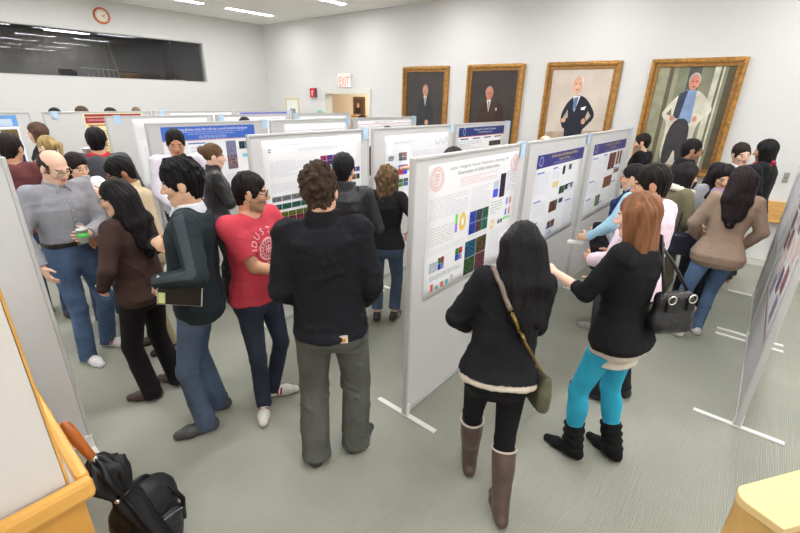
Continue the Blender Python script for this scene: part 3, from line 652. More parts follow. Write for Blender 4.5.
q.ring(.66, .42, .022, (70, 200, 90), r2=.01, name='green_dot'); q.text(.06, .26, .40, .92, 16, (186, 160, 110)); q.text(.45, .76, .95, .92, 6, (186, 160, 110))
q = Poster(X5 + XO, 3.44, 4.58, .8, 1.75, 1, 'mostly white poster in the rearmost row below the window corner'); q.text(.06, .03, .94, .95, 24, (226, 226, 229))
q = Poster(X5 + XO, 4.76, 5.90, .8, 1.75, 1, 'poster with a violet-blue header band in the rearmost row near the framed print'); q.band(0, 0, 1, .12, (96, 96, 196)); q.title('Organoid growth', .5, .06, .05, (236, 236, 248), wmax=.6); q.text(.06, .18, .94, .95, 22, (222, 222, 226))
# right row (faces the aisle) and the near left board
XRW = .33
board(XRW, 3.35, 4.88, 'grey poster board at the right edge of the photo, nearest the wooden lectern')
board(XRW, 4.97, 6.24, 'second grey poster board along the right edge, behind the nearest right one')
q = Poster(XRW - XO, 3.52, 4.80, .60, 1.66, -1, 'poster with dark red rules and columns of images on the nearest right-hand board')
q.band(0, .0, 1, .08, (170, 60, 70))
for u_ in (.02, .49, .965): q.band(u_, .10, u_ + .012, .98, (176, 66, 74), name='rule')
q.band(.02, .965, .98, .978, (176, 66, 74), name='rule')
q.fig(.07, .14, .26, .62, [[((96, 70, 84), (206, 180, 170))], [((60, 44, 70), (170, 140, 150))], [((110, 50, 60), (206, 150, 146))]], .16); q.fig(.30, .20, .46, .92, [[((226, 200, 184), (246, 232, 224))], [((70, 50, 60), (190, 140, 120))], [((236, 206, 186), (246, 232, 222))], [((90, 80, 110), (206, 196, 210))]], .2)
q.fig(.55, .16, .72, .80, [[((90, 60, 76), (200, 166, 160))], [((230, 204, 190), (246, 230, 222))], [((60, 54, 80), (160, 146, 170))]], .18); q.fig(.77, .30, .94, .92, [[((230, 200, 184), (246, 228, 220))], [((120, 60, 66), (206, 146, 140))], [((100, 90, 120), (206, 198, 212))]], .18)
q.text(.07, .66, .26, .93, 8, (214, 214, 220)); q.text(.55, .83, .72, .94, 4, (214, 214, 220))
q = Poster(XRW - XO, 5.0, 6.225, .79, 1.70, -1, 'white poster of text and line drawings on the second right-hand board')
q.title('Pathways of cell migration', .5, .06, .05, (150, 150, 156), wmax=.7); q.text(.05, .14, .46, .9, 14, (228, 228, 231), fill=.3); q.text(.54, .14, .95, .5, 7, (228, 228, 231), fill=.3); q.band(.96, .86, .99, .99, (150, 44, 56), name='red_corner'); q.fig(.60, .6, .90, .86, [[((236, 236, 240), (244, 244, 246)), ((228, 230, 236), (242, 242, 244))]], .1)
board(-2.80, -1.15, .385, 'close grey poster board at the left edge, beyond the white-topped desk')

# ------------------------------------------------------------------ desk, umbrella, backpack, cabinet corner
maple = mat('maple edge', (212, 158, 78), .38, .45, var=.14, vscale=2.2, stretch=(1, 1, 6), bump=.03, bscale=40)
maple2 = mat('maple face', (200, 144, 66), .42, .4, var=.16, vscale=1.6, stretch=(1, 1, 5))
DX, DY, DZT = -1.20, .14, 1.10
o = empty('desk', (DX - .7, DY - .75, 0), 'white-topped desk with a raised light wooden edge in the lower left corner', 'desk')
ox, oy = DX - .7, DY - .75
def dbox(name, lo, hi, m_, bev=.006):
    m = MB(); m.box((lo[0] - ox, lo[1] - oy, lo[2]), (hi[0] - ox, hi[1] - oy, hi[2])); return m.build(name, m_, o, bevel=bev)
dbox('white_top', (-2.46, -1.3, 1.04), (DX - .02, DY - .02, 1.08), mat('white laminate', (184, 184, 182), .4, .4), .002)
dbox('edge_lip', (DX - .034, -1.3, 1.03), (DX, DY, DZT), maple, .016)
dbox('edge_lip', (-2.5, DY - .034, 1.03), (DX - .033, DY, DZT), maple, .016)
dbox('side_panel', (DX - .045, -1.3, .0), (DX - .02, DY - .03, 1.04), maple2)
dbox('back_panel', (-2.46, DY - .055, .0), (DX - .046, DY - .03, 1.04), maple2)
dbox('lower_rail', (DX - .02, -1.3, .76), (DX + .01, DY - .01, .80), maple, .012)
# upright white screen standing on the desk top
o = empty('desk_screen', (-1.262, -.6, 1.081), 'upright white panel standing on the desk in the lower left corner', 'screen')
m = MB(); m.box((-.012, -.75, .0), (.012, .688, .72)); m.build('white_panel', mat('white screen', (214, 208, 200), .6, .2), o, bevel=.002)
m = MB(); m.box((-.016, .689, .0), (.014, .695, .725)); m.build('edge_strip', maple, o)
# umbrella leaning on the desk edge
A = np.array([-1.74, .168, .95]); B = np.array([-1.44, .425, .0])
ax_ = (B - A) / np.linalg.norm(B - A); Lu = np.linalg.norm(B - A)
o = empty('umbrella', tuple(B), 'black umbrella with a wooden handle leaning against the desk edge', 'umbrella')
def loc(t): return A + ax_ * t - B
wood = mat('umbrella wood', (176, 98, 40), .3, .5, var=.2, vscale=18, stretch=(1, 1, .3))
m = MB(); m.tube([loc(-.004), loc(0), loc(.01), loc(.03), loc(.07), loc(.15), loc(.175), loc(.18)], [.004, .012, .018, .022, .021, .017, .016, .010], n=16); m.build('handle', wood, o, smooth=True)
m = MB(); m.tube([loc(.178), loc(.182), loc(.20), loc(.203)], [.012, .018, .018, .012], n=16); m.build('collar_ring', mat('steel', (190, 186, 176), .25, .5, metal=.9), o, smooth=True)
m = MB(); n = 48; u_ = np.cross(ax_, [0, 0, 1.]); u_ /= np.linalg.norm(u_); w_ = np.cross(ax_, u_)
vs = []; prof = [(.20, .018), (.215, .05), (.25, .07), (.30, .064), (.335, .052), (.375, .036), (.42, .046), (.7, .035), (.9, .022), (1.0, .012)]
for i, (t, rr_) in enumerate(prof):
    for k in range(n):
        a = 2 * PI * k / n + t * 1.2; r_ = rr_ * (1 + .30 * math.cos(8 * a) * min(1, i * .5)); vs.append(loc(t) + u_ * r_ * math.cos(a) + w_ * r_ * math.sin(a) * .9 + ax_ * (.022 * math.cos(8 * a) if i < 2 else 0))
m.add(vs, [(i * n + k, i * n + (k + 1) % n, (i + 1) * n + (k + 1) % n, (i + 1) * n + k) for i in range(len(prof) - 1) for k in range(n)])
m.build('folded_canopy', mat('black nylon', (20, 20, 24), .5, .4, bump=.15, bscale=40), o, smooth=True)
m = MB(); m.tube([loc(.365), loc(.368), loc(.382), loc(.385)], [.036, .046, .046, .036], n=20); m.build('strap', plain((14, 14, 16), .4), o, smooth=True)
m = MB(); m.sphere(loc(.375) + u_ * .045 - w_ * .01, .011); m.build('snap_button', mat('steel', (200, 198, 190), .25, .5, metal=.9), o, smooth=True)
m = MB(); m.tube([loc(.2), loc(Lu)], .005); m.tube([loc(1.0), loc(Lu)], [.009, .006]); m.build('shaft', mat('steel', (150, 148, 142), .3, .5, metal=.9), o)
# wooden lectern corner at the lower right
o = empty('lectern', (.35, 1.55, 0), 'light wooden lectern with a rounded top corner in the lower right of the photo', 'lectern')
cm = mat('pale birch', (226, 194, 136), .4, .4, var=.06, vscale=2, stretch=(1, 1, 5)); cm2 = mat('birch side', (206, 164, 98), .45, .4, var=.12, vscale=2, stretch=(1, 1, 5))
d1 = np.array([.57, .82]) / math.hypot(.57, .82); d2 = np.array([d1[1], -d1[0]])
P0 = np.array([.178, 1.414]) - np.array([.35, 1.55])
def slab(lx, w0, w1, r, z0, z1, name, mm, a0=0.0):
    pts = [(lx, w0), (lx, w1)]
    pts += [(a0 + .02, w1)] + [(a0 + r - r * math.cos(t * PI / 16), w0 + r - r * math.sin(t * PI / 16)) for t in range(9)]
    m = MB(); N = len(pts); vs = []
    for z in (z0, z1):
        for (a, b) in pts: v = P0 + d1 * a + d2 * b; vs.append((v[0], v[1], z))
    m.add(vs, [tuple(range(N)), tuple(range(2 * N - 1, N - 1, -1))] + [(k, N + k, N + (k + 1) % N, (k + 1) % N) for k in range(N)])
    return m.build(name, mm, o, bevel=.003)
slab(.75, 0, .145, .05, .97, 1.0, 'top', cm)
slab(.06, 0, .135, .05, 0, .969, 'side_panel', cm2, a0=.008)
m = MB(); c_ = P0 + d1 * .41 + d2 * .02; m.obox((c_[0], c_[1], .48), ((d1[0], d1[1], 0), (d2[0], d2[1], 0), (0, 0, 1)), (.33, .012, .485)); m.build('back_panel', cm2, o)
m = MB(); c_ = P0 + d1 * .41 + d2 * .08; m.obox((c_[0], c_[1], .70), ((d1[0], d1[1], 0), (d2[0], d2[1], 0), (0, 0, 1)), (.33, .05, .012)); m.build('shelf', cm2, o)
# ------------------------------------------------------------------ sculpting: signed-distance blends meshed by surface nets
def nrm(v): v = np.array(v, float); return v / (np.linalg.norm(v) + 1e-9)
class Sdf:
    def __init__(s): s.P = []
    def _p(s, fn, lo, hi, k, op): s.P.append((fn, np.array(lo, float), np.array(hi, float), k, op))
    def cone(s, a, b, ra, rb, k=.02, op='u', cap0=None, cap1=None, flat=None):
        a = np.array(a, float); b = np.array(b, float); d = b - a; L = np.linalg.norm(d) + 1e-9; u = d / L; R = max(ra, rb)
        def fn(X, Y, Z):
            x, y, z = X - a[0], Y - a[1], Z - a[2]
            t0 = x * u[0] + y * u[1] + z * u[2]; t = np.clip(t0, 0, L)
            px, py, pz = x - t * u[0], y - t * u[1], z - t * u[2]
            if flat is not None:
                n, fa = flat; c = px * n[0] + py * n[1] + pz * n[2]; q = (1 / fa - 1)
                px, py, pz = px + c * q * n[0], py + c * q * n[1], pz + c * q * n[2]
            r = ra + (rb - ra) * (t / L)
            g = np.sqrt(px * px + py * py + pz * pz) - r
            if flat is not None: g = g * min(1, flat[1] + .25)
            if cap0 is not None: g = np.maximum(g, cap0 - t0)
            if cap1 is not None: g = np.maximum(g, t0 - L - cap1)
            return g
        s._p(fn, np.minimum(a, b) - R, np.maximum(a, b) + R, k, op); return s
    def ell(s, c, r, ax=None, k=.02, op='u'):
        c = np.array(c, float); A = np.eye(3) if ax is None else np.array(ax, float); r = np.array(r, float); R = r.max() * 1.02
        def fn(X, Y, Z):
            x, y, z = X - c[0], Y - c[1], Z - c[2]; s0 = 0; s1 = 0
            for i in range(3):
                q = (x * A[i][0] + y * A[i][1] + z * A[i][2]) / r[i]; s0 = s0 + q * q; s1 = s1 + (q / r[i]) ** 2
            k0 = np.sqrt(s0); return k0 * (k0 - 1) / (np.sqrt(s1) + 1e-6)
        s._p(fn, c - R, c + R, k, op); return s
    def rbox(s, c, h, ax=None, r=.01, k=.01, op='u'):
        c = np.array(c, float); A = np.eye(3) if ax is None else np.array(ax, float); R = np.linalg.norm(h) + r
        def fn(X, Y, Z):
            x, y, z = X - c[0], Y - c[1], Z - c[2]; o = 0; m = None
            for i in range(3):
                q = np.abs(x * A[i][0] + y * A[i][1] + z * A[i][2]) - (h[i] - r); o = o + np.maximum(q, 0) ** 2; m = q if m is None else np.maximum(m, q)
            return np.sqrt(o) + np.minimum(m, 0) - r
        s._p(fn, c - R, c + R, k, op); return s
    def loft(s, P, U, R, F, ts, rx, ry, yo, n=2.3, k=.03, op='u', t0=None, t1=None, twist=0.0, flare=None):
        P = np.array(P, float); ts = np.array(ts); rx = np.array(rx); ry = np.array(ry); yo = np.array(yo)
        t0 = ts[0] if t0 is None else t0; t1 = ts[-1] if t1 is None else t1
        m = max(rx.max(), ry.max()) * 1.1 + .04
        a = P + U * t0; b = P + U * t1
        def fn(X, Y, Z):
            x, y, z = X - P[0], Y - P[1], Z - P[2]
            t = x * U[0] + y * U[1] + z * U[2]; p = x * R[0] + y * R[1] + z * R[2]; q = x * F[0] + y * F[1] + z * F[2]
            if twist:
                an = twist * np.clip(t / .42, 0, 1); ca, sa = np.cos(an), np.sin(an); p, q = p * ca + q * sa, -p * sa + q * ca
            tc = np.clip(t, ts[0], ts[-1]); RX = np.interp(tc, ts, rx); RY = np.interp(tc, ts, ry)
            q = q - np.interp(tc, ts, yo)
            g = ((np.abs(p) / RX) ** n + (np.abs(q) / RY) ** n + 1e-12) ** (1 / n)
            g = (g - 1) * np.minimum(RX, RY)
            return np.maximum(g, np.maximum(t - t1, t0 - t))
        s._p(fn, np.minimum(a, b) - m, np.maximum(a, b) + m, k, op); return s
    def cut(s, c, n, rad):
        c = np.array(c, float); n = nrm(n)
        s._p(lambda X, Y, Z: (X - c[0]) * n[0] + (Y - c[1]) * n[1] + (Z - c[2]) * n[2], c - rad, c + rad, 0, 'x'); return s
    def mesh(s, h):
        ad = [p for p in s.P if p[4] == 'u']
        lo = np.min([p[1] for p in ad], axis=0) - 3 * h - .02; hi = np.max([p[2] for p in ad], axis=0) + 3 * h + .02
        n = np.ceil((hi - lo) / h).astype(int) + 1
        ax = [(lo[i] + h * np.arange(n[i])).astype(np.float32) for i in range(3)]
        Fd = np.full(n, .3, np.float32)
        for fn, a, b, k, op in s.P:
            i0 = np.clip(np.floor((a - k - 4 * h - lo) / h).astype(int), 0, n); i1 = np.clip(np.ceil((b + k + 4 * h - lo) / h).astype(int) + 1, 0, n)
            if (i1 - i0 <= 0).any(): continue
            sl = tuple(slice(i0[i], i1[i]) for i in range(3))
            d = fn(ax[0][sl[0]][:, None, None], ax[1][sl[1]][None, :, None], ax[2][sl[2]][None, None, :]).astype(np.float32)
            f0 = Fd[sl]
            if op == 'u':
                if k > 0:
                    w = np.clip(.5 + .5 * (f0 - d) / k, 0, 1); Fd[sl] = f0 + (d - f0) * w - k * w * (1 - w)
                else: Fd[sl] = np.minimum(f0, d)
            elif op == 's':
                d = -d
                if k > 0:
                    w = np.clip(.5 - .5 * (f0 - d) / k, 0, 1); Fd[sl] = f0 + (d - f0) * w + k * w * (1 - w)
                else: Fd[sl] = np.maximum(f0, d)
            else: Fd[sl] = np.maximum(f0, np.broadcast_to(d, f0.shape))
        return nets(Fd, lo, h)
def nets(F, lo, h):
    S = F < 0
    c = np.zeros(tuple(np.array(F.shape) - 1), np.int8); offs = [(i, j, k) for i in (0, 1) for j in (0, 1) for k in (0, 1)]
    nx, ny, nz = c.shape
    for (i, j, k) in offs: c += S[i:i + nx, j:j + ny, k:k + nz]
    act = (c > 0) & (c < 8); I = np.argwhere(act)
    if len(I) == 0: return np.zeros((0, 3)), np.zeros((0, 4), int)
    vals = {o: F[I[:, 0] + o[0], I[:, 1] + o[1], I[:, 2] + o[2]] for o in offs}
    acc = np.zeros((len(I), 3)); cnt = np.zeros(len(I))
    for a in offs:
        for axn in range(3):
            if a[axn]: continue
            b = tuple(a[i] + (1 if i == axn else 0) for i in range(3)); va, vb = vals[a], vals[b]
            cr = (va < 0) != (vb < 0); t = np.where(cr, va / np.where(cr, va - vb, 1), 0)
            for i in range(3): acc[:, i] += np.where(cr, a[i] + (t if i == axn else 0), 0)
            cnt += cr
    V = (I + acc / cnt[:, None]) * h + lo
    ids = np.full(c.shape, -1, np.int32); ids[act] = np.arange(len(I))
    Q = []
    for axn in range(3):
        sl0 = [slice(None)] * 3; sl1 = [slice(None)] * 3; sl0[axn] = slice(0, -1); sl1[axn] = slice(1, None)
        A, B = S[tuple(sl0)], S[tuple(sl1)]; ed = np.argwhere(A != B); fl = A[ed[:, 0], ed[:, 1], ed[:, 2]]
        b1, b2 = (axn + 1) % 3, (axn + 2) % 3
        ok = (ed[:, b1] > 0) & (ed[:, b2] > 0) & (ed[:, b1] < F.shape[b1] - 1) & (ed[:, b2] < F.shape[b2] - 1); ed = ed[ok]; fl = fl[ok]
        def g(d1_, d2_):
            e = ed.copy(); e[:, b1] += d1_; e[:, b2] += d2_; return ids[e[:, 0], e[:, 1], e[:, 2]]
        q = np.stack([g(-1, -1), g(0, -1), g(0, 0), g(-1, 0)], 1); q[~fl] = q[~fl][:, ::-1]; Q.append(q)
    Q = np.concatenate(Q); Q = Q[(Q >= 0).all(1)]
    return V, Q
def vnormals(V, Q):
    fn = np.cross(V[Q[:, 2]] - V[Q[:, 0]], V[Q[:, 3]] - V[Q[:, 1]]); N = np.zeros_like(V)
    for i in range(4):
        for a in range(3): N[:, a] += np.bincount(Q[:, i], fn[:, a], len(V))
    return N / (np.linalg.norm(N, axis=1, keepdims=True) + 1e-12)
def fromVQ(name, V, Q, mats, parent=None, mi=None, M=None):
    if M is not None: V = V @ M[:3, :3].T + M[:3, 3]
    me = bpy.data.meshes.new(name); me.vertices.add(len(V)); me.vertices.foreach_set('co', V.astype(np.float32).ravel())
    me.loops.add(len(Q) * 4); me.loops.foreach_set('vertex_index', Q.astype(np.int32).ravel())
    me.polygons.add(len(Q)); me.polygons.foreach_set('loop_start', np.arange(0, len(Q) * 4, 4, dtype=np.int32)); me.polygons.foreach_set('loop_total', np.full(len(Q), 4, np.int32))
    mats = mats if isinstance(mats, (list, tuple)) else [mats]
    for m in mats: me.materials.append(m)
    if mi is not None: me.polygons.foreach_set('material_index', mi.astype(np.int32))
    me.polygons.foreach_set('use_smooth', np.ones(len(Q), dtype=bool)); me.update(calc_edges=True)
    o = bpy.data.objects.new(name, me); COL.objects.link(o)
    if parent is not None: o.parent = parent
    return o
def wrinkle(V, seed, f=1.0):
    """folds: two scales of warped ridges"""
    r = np.random.RandomState(seed); w = np.zeros(len(V))
    for sc, am, n in ((1.0, 1.0, 4), (2.0, .5, 4)):
        acc = np.zeros(len(V))
        for i in range(n):
            k1 = r.normal(size=3) * np.array([20, 20, 30]) * f * sc; k2 = r.normal(size=3) * 12 * f * sc
            a = V @ k1 + r.uniform(0, 6) + 1.8 * np.sin(V @ k2 + r.uniform(0, 6)); acc += 1 - 2 * np.abs(np.sin(a * .5)) ** .8
        w += am * acc / n ** .5
    return w / 1.5
# ------------------------------------------------------------------ people
TOR = {'m': dict(t=[-.17, -.12, -.05, .03, .11, .18, .27, .37, .44, .49, .53],
                 rx=[.098, .150, .170, .164, .152, .150, .163, .176, .165, .105, .058],
                 ry=[.058, .096, .114, .110, .104, .104, .113, .118, .104, .078, .056],
                 yo=[-.01, -.014, -.014, -.005, 0, 0, 0, -.004, -.014, -.02, -.016]),
       'f': dict(t=[-.17, -.12, -.05, .03, .11, .18, .27, .37, .44, .49, .53],
                 rx=[.098, .152, .172, .156, .130, .124, .138, .148, .136, .088, .050],
                 ry=[.058, .098, .118, .104, .090, .088, .108, .114, .094, .068, .048],
                 yo=[-.012, -.018, -.016, -.004, 0, .002, .010, .006, -.008, -.018, -.014])}
def rotm(yaw, pitch, roll):
    """columns right, forward, up; yaw right, pitch down, roll to the right (degrees)"""
    a, b, c = [math.radians(q) for q in (yaw, pitch, roll)]
    Rz = np.array([[math.cos(a), math.sin(a), 0], [-math.sin(a), math.cos(a), 0], [0, 0, 1]])
    Rx = np.array([[1, 0, 0], [0, math.cos(b), math.sin(b)], [0, -math.sin(b), math.cos(b)]])
    Ry = np.array([[math.cos(c), 0, math.sin(c)], [0, 1, 0], [-math.sin(c), 0, math.cos(c)]])
    return Rz @ Rx @ Ry
def ik(S, W, l1, l2, hint):
    d = W - S; D = np.linalg.norm(d); u = d / (D + 1e-9); D = min(D, (l1 + l2) * .992); W = S + u * D
    a = (l1 * l1 - l2 * l2 + D * D) / (2 * D); h = math.sqrt(max(l1 * l1 - a * a, 0)); p = np.array(hint, float); p = p - u * (p @ u)
    return S + u * a + nrm(p) * h, W
def hand(g, W, d, n, side, curl, sc=1.0, fr=1.0, spread=1.0):
    d = nrm(d); n = nrm(np.array(n, float) - d * (np.array(n, float) @ d)); s = np.cross(d, n) * side
    g.ell(W + d * .046 * sc, (.041 * sc, .054 * sc, .017 * sc * fr), (s, d, n), k=.012)
    for i, L in enumerate((.068, .076, .071, .056)):
        off = (.028 - .0185 * i) * sc; b = W + d * (.084 - .006 * abs(i - 1.2)) * sc + s * off; p = b - d * .02 * sc
        fan = s * (.10 - .07 * i) * spread
        for j, fr_ in enumerate((.46, .31, .23)):
            th = curl * (.55, 1.25, 1.75)[j]; dd = nrm(d * math.cos(th) + n * math.sin(th) + fan); q = (b if j == 0 else p) + dd * L * fr_ * sc
            g.cone(p, q, (.0086 - .0006 * j) * sc * fr, (.0082 - .0007 * j) * sc * fr, k=.005); p = q
    b = W + d * .022 * sc + s * .026 * sc; q = b + nrm(s * .75 + d * .65 + n * .35) * .045 * sc; r = q + nrm(s * .25 + d * .9 + n * (.35 + .4 * curl)) * .032 * sc
    g.cone(b, q, .0125 * sc * fr, .0098 * sc * fr, k=.012); g.cone(q, r, .0096 * sc * fr, .008 * sc * fr, k=.005)
SKIN = dict(fair=(232, 188, 164), light=(222, 174, 146), tan=(196, 144, 112), asian=(220, 176, 144), brown=(150, 102, 74), olive=(206, 156, 124))
PEOPLE = {}
def person(key, x, y, a, H=1.75, sex='m', label='', pose=None, head=(0, 8, 0), skin='light', hair=None, top=None, bottom=None, shoes=None, glasses=None, beard=0, vox=.0085, fat=1.0, az=None, seed=None, eyes=True):
    pose = pose or {}; sd = seed if seed is not None else (abs(hash_(key)) % 1000)
    s = H / 1.75; f = sex == 'f'; vx = vox * QUAL
    azr = math.atan2(y, x) if az is None else math.radians(az)
    phi = azr - math.radians(a) - PI / 2
    M = np.array([[s * math.cos(phi), -s * math.sin(phi), 0, x], [s * math.sin(phi), s * math.cos(phi), 0, y], [0, 0, s, 0], [0, 0, 0, 1.]])
    T = {k: np.array(v, float) for k, v in TOR[sex].items()}
    T['rx'] = T['rx'] * (1 + (fat - 1) * (T['t'] < .45)); T['ry'] = T['ry'] * (1 + 1.3 * (fat - 1) * (T['t'] < .40))
    lean, sideb, twist = [math.radians(q) for q in (pose.get('lean', 2), pose.get('side', 0), pose.get('twist', 0))]
    pel = np.array(pose.get('hip', (0, 0, .95)), float)
    U = nrm((math.sin(sideb), math.sin(lean), 1 - .5 * (sideb ** 2 + lean ** 2))); hy = math.radians(pose.get('hipyaw', 0))
    R = nrm(np.array([math.cos(hy), -math.sin(hy), 0]) - U * (np.array([math.cos(hy), -math.sin(hy), 0]) @ U)); Fw = np.cross(U, R)
    ct, st = math.cos(twist), math.sin(twist); Rt, Ft = R * ct - Fw * st, R * st + Fw * ct
    shw = .152 if f else .178
    C = pel + U * .475; SR = C + Rt * shw - Ft * .012; SL = C - Rt * shw - Ft * .012
    NB = pel + U * .545 - Fw * .012
    Bf = np.stack([Rt, Ft, U], 1); Hm = Bf @ rotm(*head); Hh = Bf @ rotm(head[0] * .7, head[1] * .5, head[2] * .5)
    HC = NB + Hh @ np.array([0, .020, .117])
    if f: HC = HC - U * .004
    hp = lambda p: HC + Hm @ np.array(p, float)
    hax = (Hm[:, 0], Hm[:, 1], Hm[:, 2])
    # limbs
    hw = .092 if f else .09
    HR, HL = pel + R * hw - U * .03, pel - R * hw - U * .03
    fR = pose.get('fR', (.10, .0, 8)); fL = pose.get('fL', (-.10, .0, -8))
    def zank(q): return .085 + (q[3] if len(q) > 3 else 0)
    AR, AL = np.array([fR[0], fR[1], zank(fR)]), np.array([fL[0], fL[1], zank(fL)])
    dR = np.array([math.sin(math.radians(fR[2])), math.cos(math.radians(fR[2])), 0]); dL = np.array([math.sin(math.radians(fL[2])), math.cos(math.radians(fL[2])), 0])
    KR, _ = ik(HR, AR, .438, .412, pose.get('kR', tuple(dR + np.array([.15, .6, 0])))); KL, _ = ik(HL, AL, .438, .412, pose.get('kL', tuple(dL + np.array([-.15, .6, 0]))))
    wR = np.array(pose.get('hR', (.235, .06, .88)), float); wL = np.array(pose.get('hL', (-.235, .06, .88)), float)
    l1, l2 = (.278, .245) if f else (.295, .258)
    ER, WR = ik(SR, wR, l1, l2, pose.get('eR', (.7, -.8, -.3))); EL, WL = ik(SL, wL, l1, l2, pose.get('eL', (-.7, -.8, -.3)))
    am = .86 if f else 1.0
    near = vox <= .0075; fr = 1.0 if near else 1.12
    # ---- body
    g = Sdf()
    g.loft(pel, U, R, Fw, T['t'], T['rx'] - .006, T['ry'] - .006, T['yo'], k=0, twist=twist)
    for (Hj, K_, A_, d_) in ((HR, KR, AR, dR), (HL, KL, AL, dL)):
        g.cone(Hj, K_, .074, .045, k=.035); g.cone(K_, A_, .044, .033, k=.02); cf = K_ + (A_ - K_) * .3 - d_ * .012; g.ell(cf, (.039, .042, .10), k=.03)
        g.cone(A_ - d_ * .02 - np.array([0, 0, .045]), A_ + d_ * .11 - np.array([0, 0, .05]), .026, .022, k=.02)
    for (S_, E_, W_, sg) in ((SR, ER, WR, 1), (SL, EL, WL, -1)):
        g.cone(C - U * .0 + Rt * sg * .05, S_, .055 * am, .055 * am, k=.04); g.cone(S_, E_, .052 * am, .040 * am, k=.03); g.cone(E_, W_, .040 * am, .027 * am, k=.015)
        nk = pose.get('nR' if sg > 0 else 'nL'); d_ = pose.get('dR' if sg > 0 else 'dL'); d_ = W_ - E_ if d_ is None else Bf @ np.array(d_, float)
        nk = -Rt * sg + Ft * .15 if nk is None else Bf @ np.array(nk, float)
        hand(g, W_, d_, nk, sg, pose.get('cR' if sg > 0 else 'cL', .45), .93 if f else 1.0, fr, pose.get('spread', 1.0))
    nr = .047 if f else .056
    g.cone(NB - U * .05, hp((0, -.022, -.06)), nr * 1.08, nr, k=.025)
    g.ell(hp((0, -.014, .032)), (.074, .092, .087), hax, k=.02); g.ell(hp((0, .022, -.035)), (.058, .064, .078), hax, k=.03)
    g.cone(hp((-.016, .056, -.093)), hp((.016, .056, -.093)), .019, .019, k=.025)
    for sg in (-1, 1):
        g.cone(hp((sg * .047, .0, -.058)), hp((sg * .016, .056, -.092)), .02, .018, k=.025)
        g.ell(hp((sg * .038, .058, -.022)), (.023, .022, .023), hax, k=.02)
    g.cone(hp((-.034, .074, .022)), hp((.034, .074, .022)), .012, .012, k=.015)
    for sg in (-1, 1): g.ell(hp((sg * .031, .094, .002)), (.019, .013, .012), hax, k=.012, op='s')
    g.cone(hp((0, .084, .012)), hp((0, .105, -.026)), .008, .0125, k=.012)
    for sg in (-1, 1): g.ell(hp((sg * .0115, .096, -.031)), (.009, .011, .008), hax, k=.008)
    g.ell(hp((0, .083, -.057)), (.022, .010, .006), hax, k=.006); g.ell(hp((0, .081, -.068)), (.018, .011, .007), hax, k=.006)
    for sg in (-1, 1): g.ell(hp((sg * .077, -.008, -.008)), (.010, .021, .033), hax, k=.008); 
    V, Q = g.mesh(vx)
    c = V[Q].mean(1); q = (c - HC) @ Hm; mi = np.zeros(len(Q), int)
    sk = SKIN.get(skin, skin) if isinstance(skin, str) else skin
    if hair and hair.get('kind') is None: hair = None
    hc = hair['col'] if hair else (70, 56, 50)
    front = (q[:, 1] > .03) & (np.abs(q[:, 0]) < .075) & (np.abs(q[:, 2]) < .12)
    if beard:
        mi[front & (q[:, 2] < -.04 - .3 * np.maximum(0, .06 - q[:, 1])) & (q[:, 2] > -.125)] = 3; mi[(q[:, 1] > -.005) & (q[:, 1] <= .03) & (np.abs(q[:, 0]) < .08) & (q[:, 2] < -.04) & (q[:, 2] > -.115)] = 3
    mi[front & (np.abs(q[:, 2] + .0625) < .0105) & (np.abs(q[:, 0]) < .024) & (q[:, 1] > .07)] = 1
    mi[front & (np.abs(q[:, 2] - .0255 + .12 * np.maximum(0, np.abs(q[:, 0]) - .03)) < .0046) & (np.abs(q[:, 0]) > .014) & (np.abs(q[:, 0]) < .048) & (q[:, 1] > .05)] = 2
    lip = (int(sk[0] * .90), int(sk[1] * .72), int(sk[2] * .70)); brow = tuple(int(v * .55 + sk[i] * .35) for i, v in enumerate(hc))
    bcol = tuple(int(sk[i] * (1 - .42 * min(1, beard)) + hc[i] * .42 * min(1, beard)) for i in range(3))
    body = fromVQ('person', V, Q, [skinm(sk), plain(lip, .45), hairm(brow), skinm(bcol)], None, mi, M)
    # work in world coordinates: the body mesh object itself is the thing
    tag(body, label, 'person')
    J = dict(M=M, pel=pel, U=U, R=R, F=Fw, Rt=Rt, Ft=Ft, Bf=Bf, HC=HC, Hm=Hm, hp=hp, SR=SR, SL=SL, ER=ER, EL=EL, WR=WR, WL=WL, KR=KR, KL=KL, AR=AR, AL=AL, C=C, NB=NB, s=s, phi=phi, T=T, twist=twist, body=body, vx=vx, HR=HR, HL=HL, f=f, dR=dR, dL=dL, fR=fR, fL=fL, am=am, sd=sd)
    PEOPLE[key] = J
    # ---- eyes
    if eyes:
        for sg in (-1, 1):
            m = MB(); m.sphere(hp((sg * .031, .0725, .002)), .0125, 14, 0, pole=Hm @ nrm((0, 1, -.2)), mi2=1, cosmax=.80)
            m.v = [tuple(np.array(v) @ M[:3, :3].T + M[:3, 3]) for v in m.v]; m.build('eye', [plain((206, 198, 190), .35, .4), plain((34, 24, 20), .2, .5)], body, smooth=True)
    # ---- bottoms
    if bottom:
        b = dict(w=.062, inf=.012, kind='trousers', t1=.10, col=(50, 60, 80)); b.update(bottom); e = b['inf']; g = Sdf(); tops_ = top if isinstance(top, list) else [top] if top else []
        hm_ = min([q_.get('hem', -.06) for q_ in tops_] or [.1])
        if not b.get('belt'): b['t1'] = max(-.13, min(b['t1'], hm_ + .03))
        g.loft(pel, U, R, Fw, T['t'], T['rx'] + min(e, .010), T['ry'] + min(e, .010), T['yo'], k=0, t0=-.17, t1=b['t1'], twist=twist)
        thi = .084 if b['w'] > .05 else .08; kn = max(.054 + e * .6, b['w'] * .97)
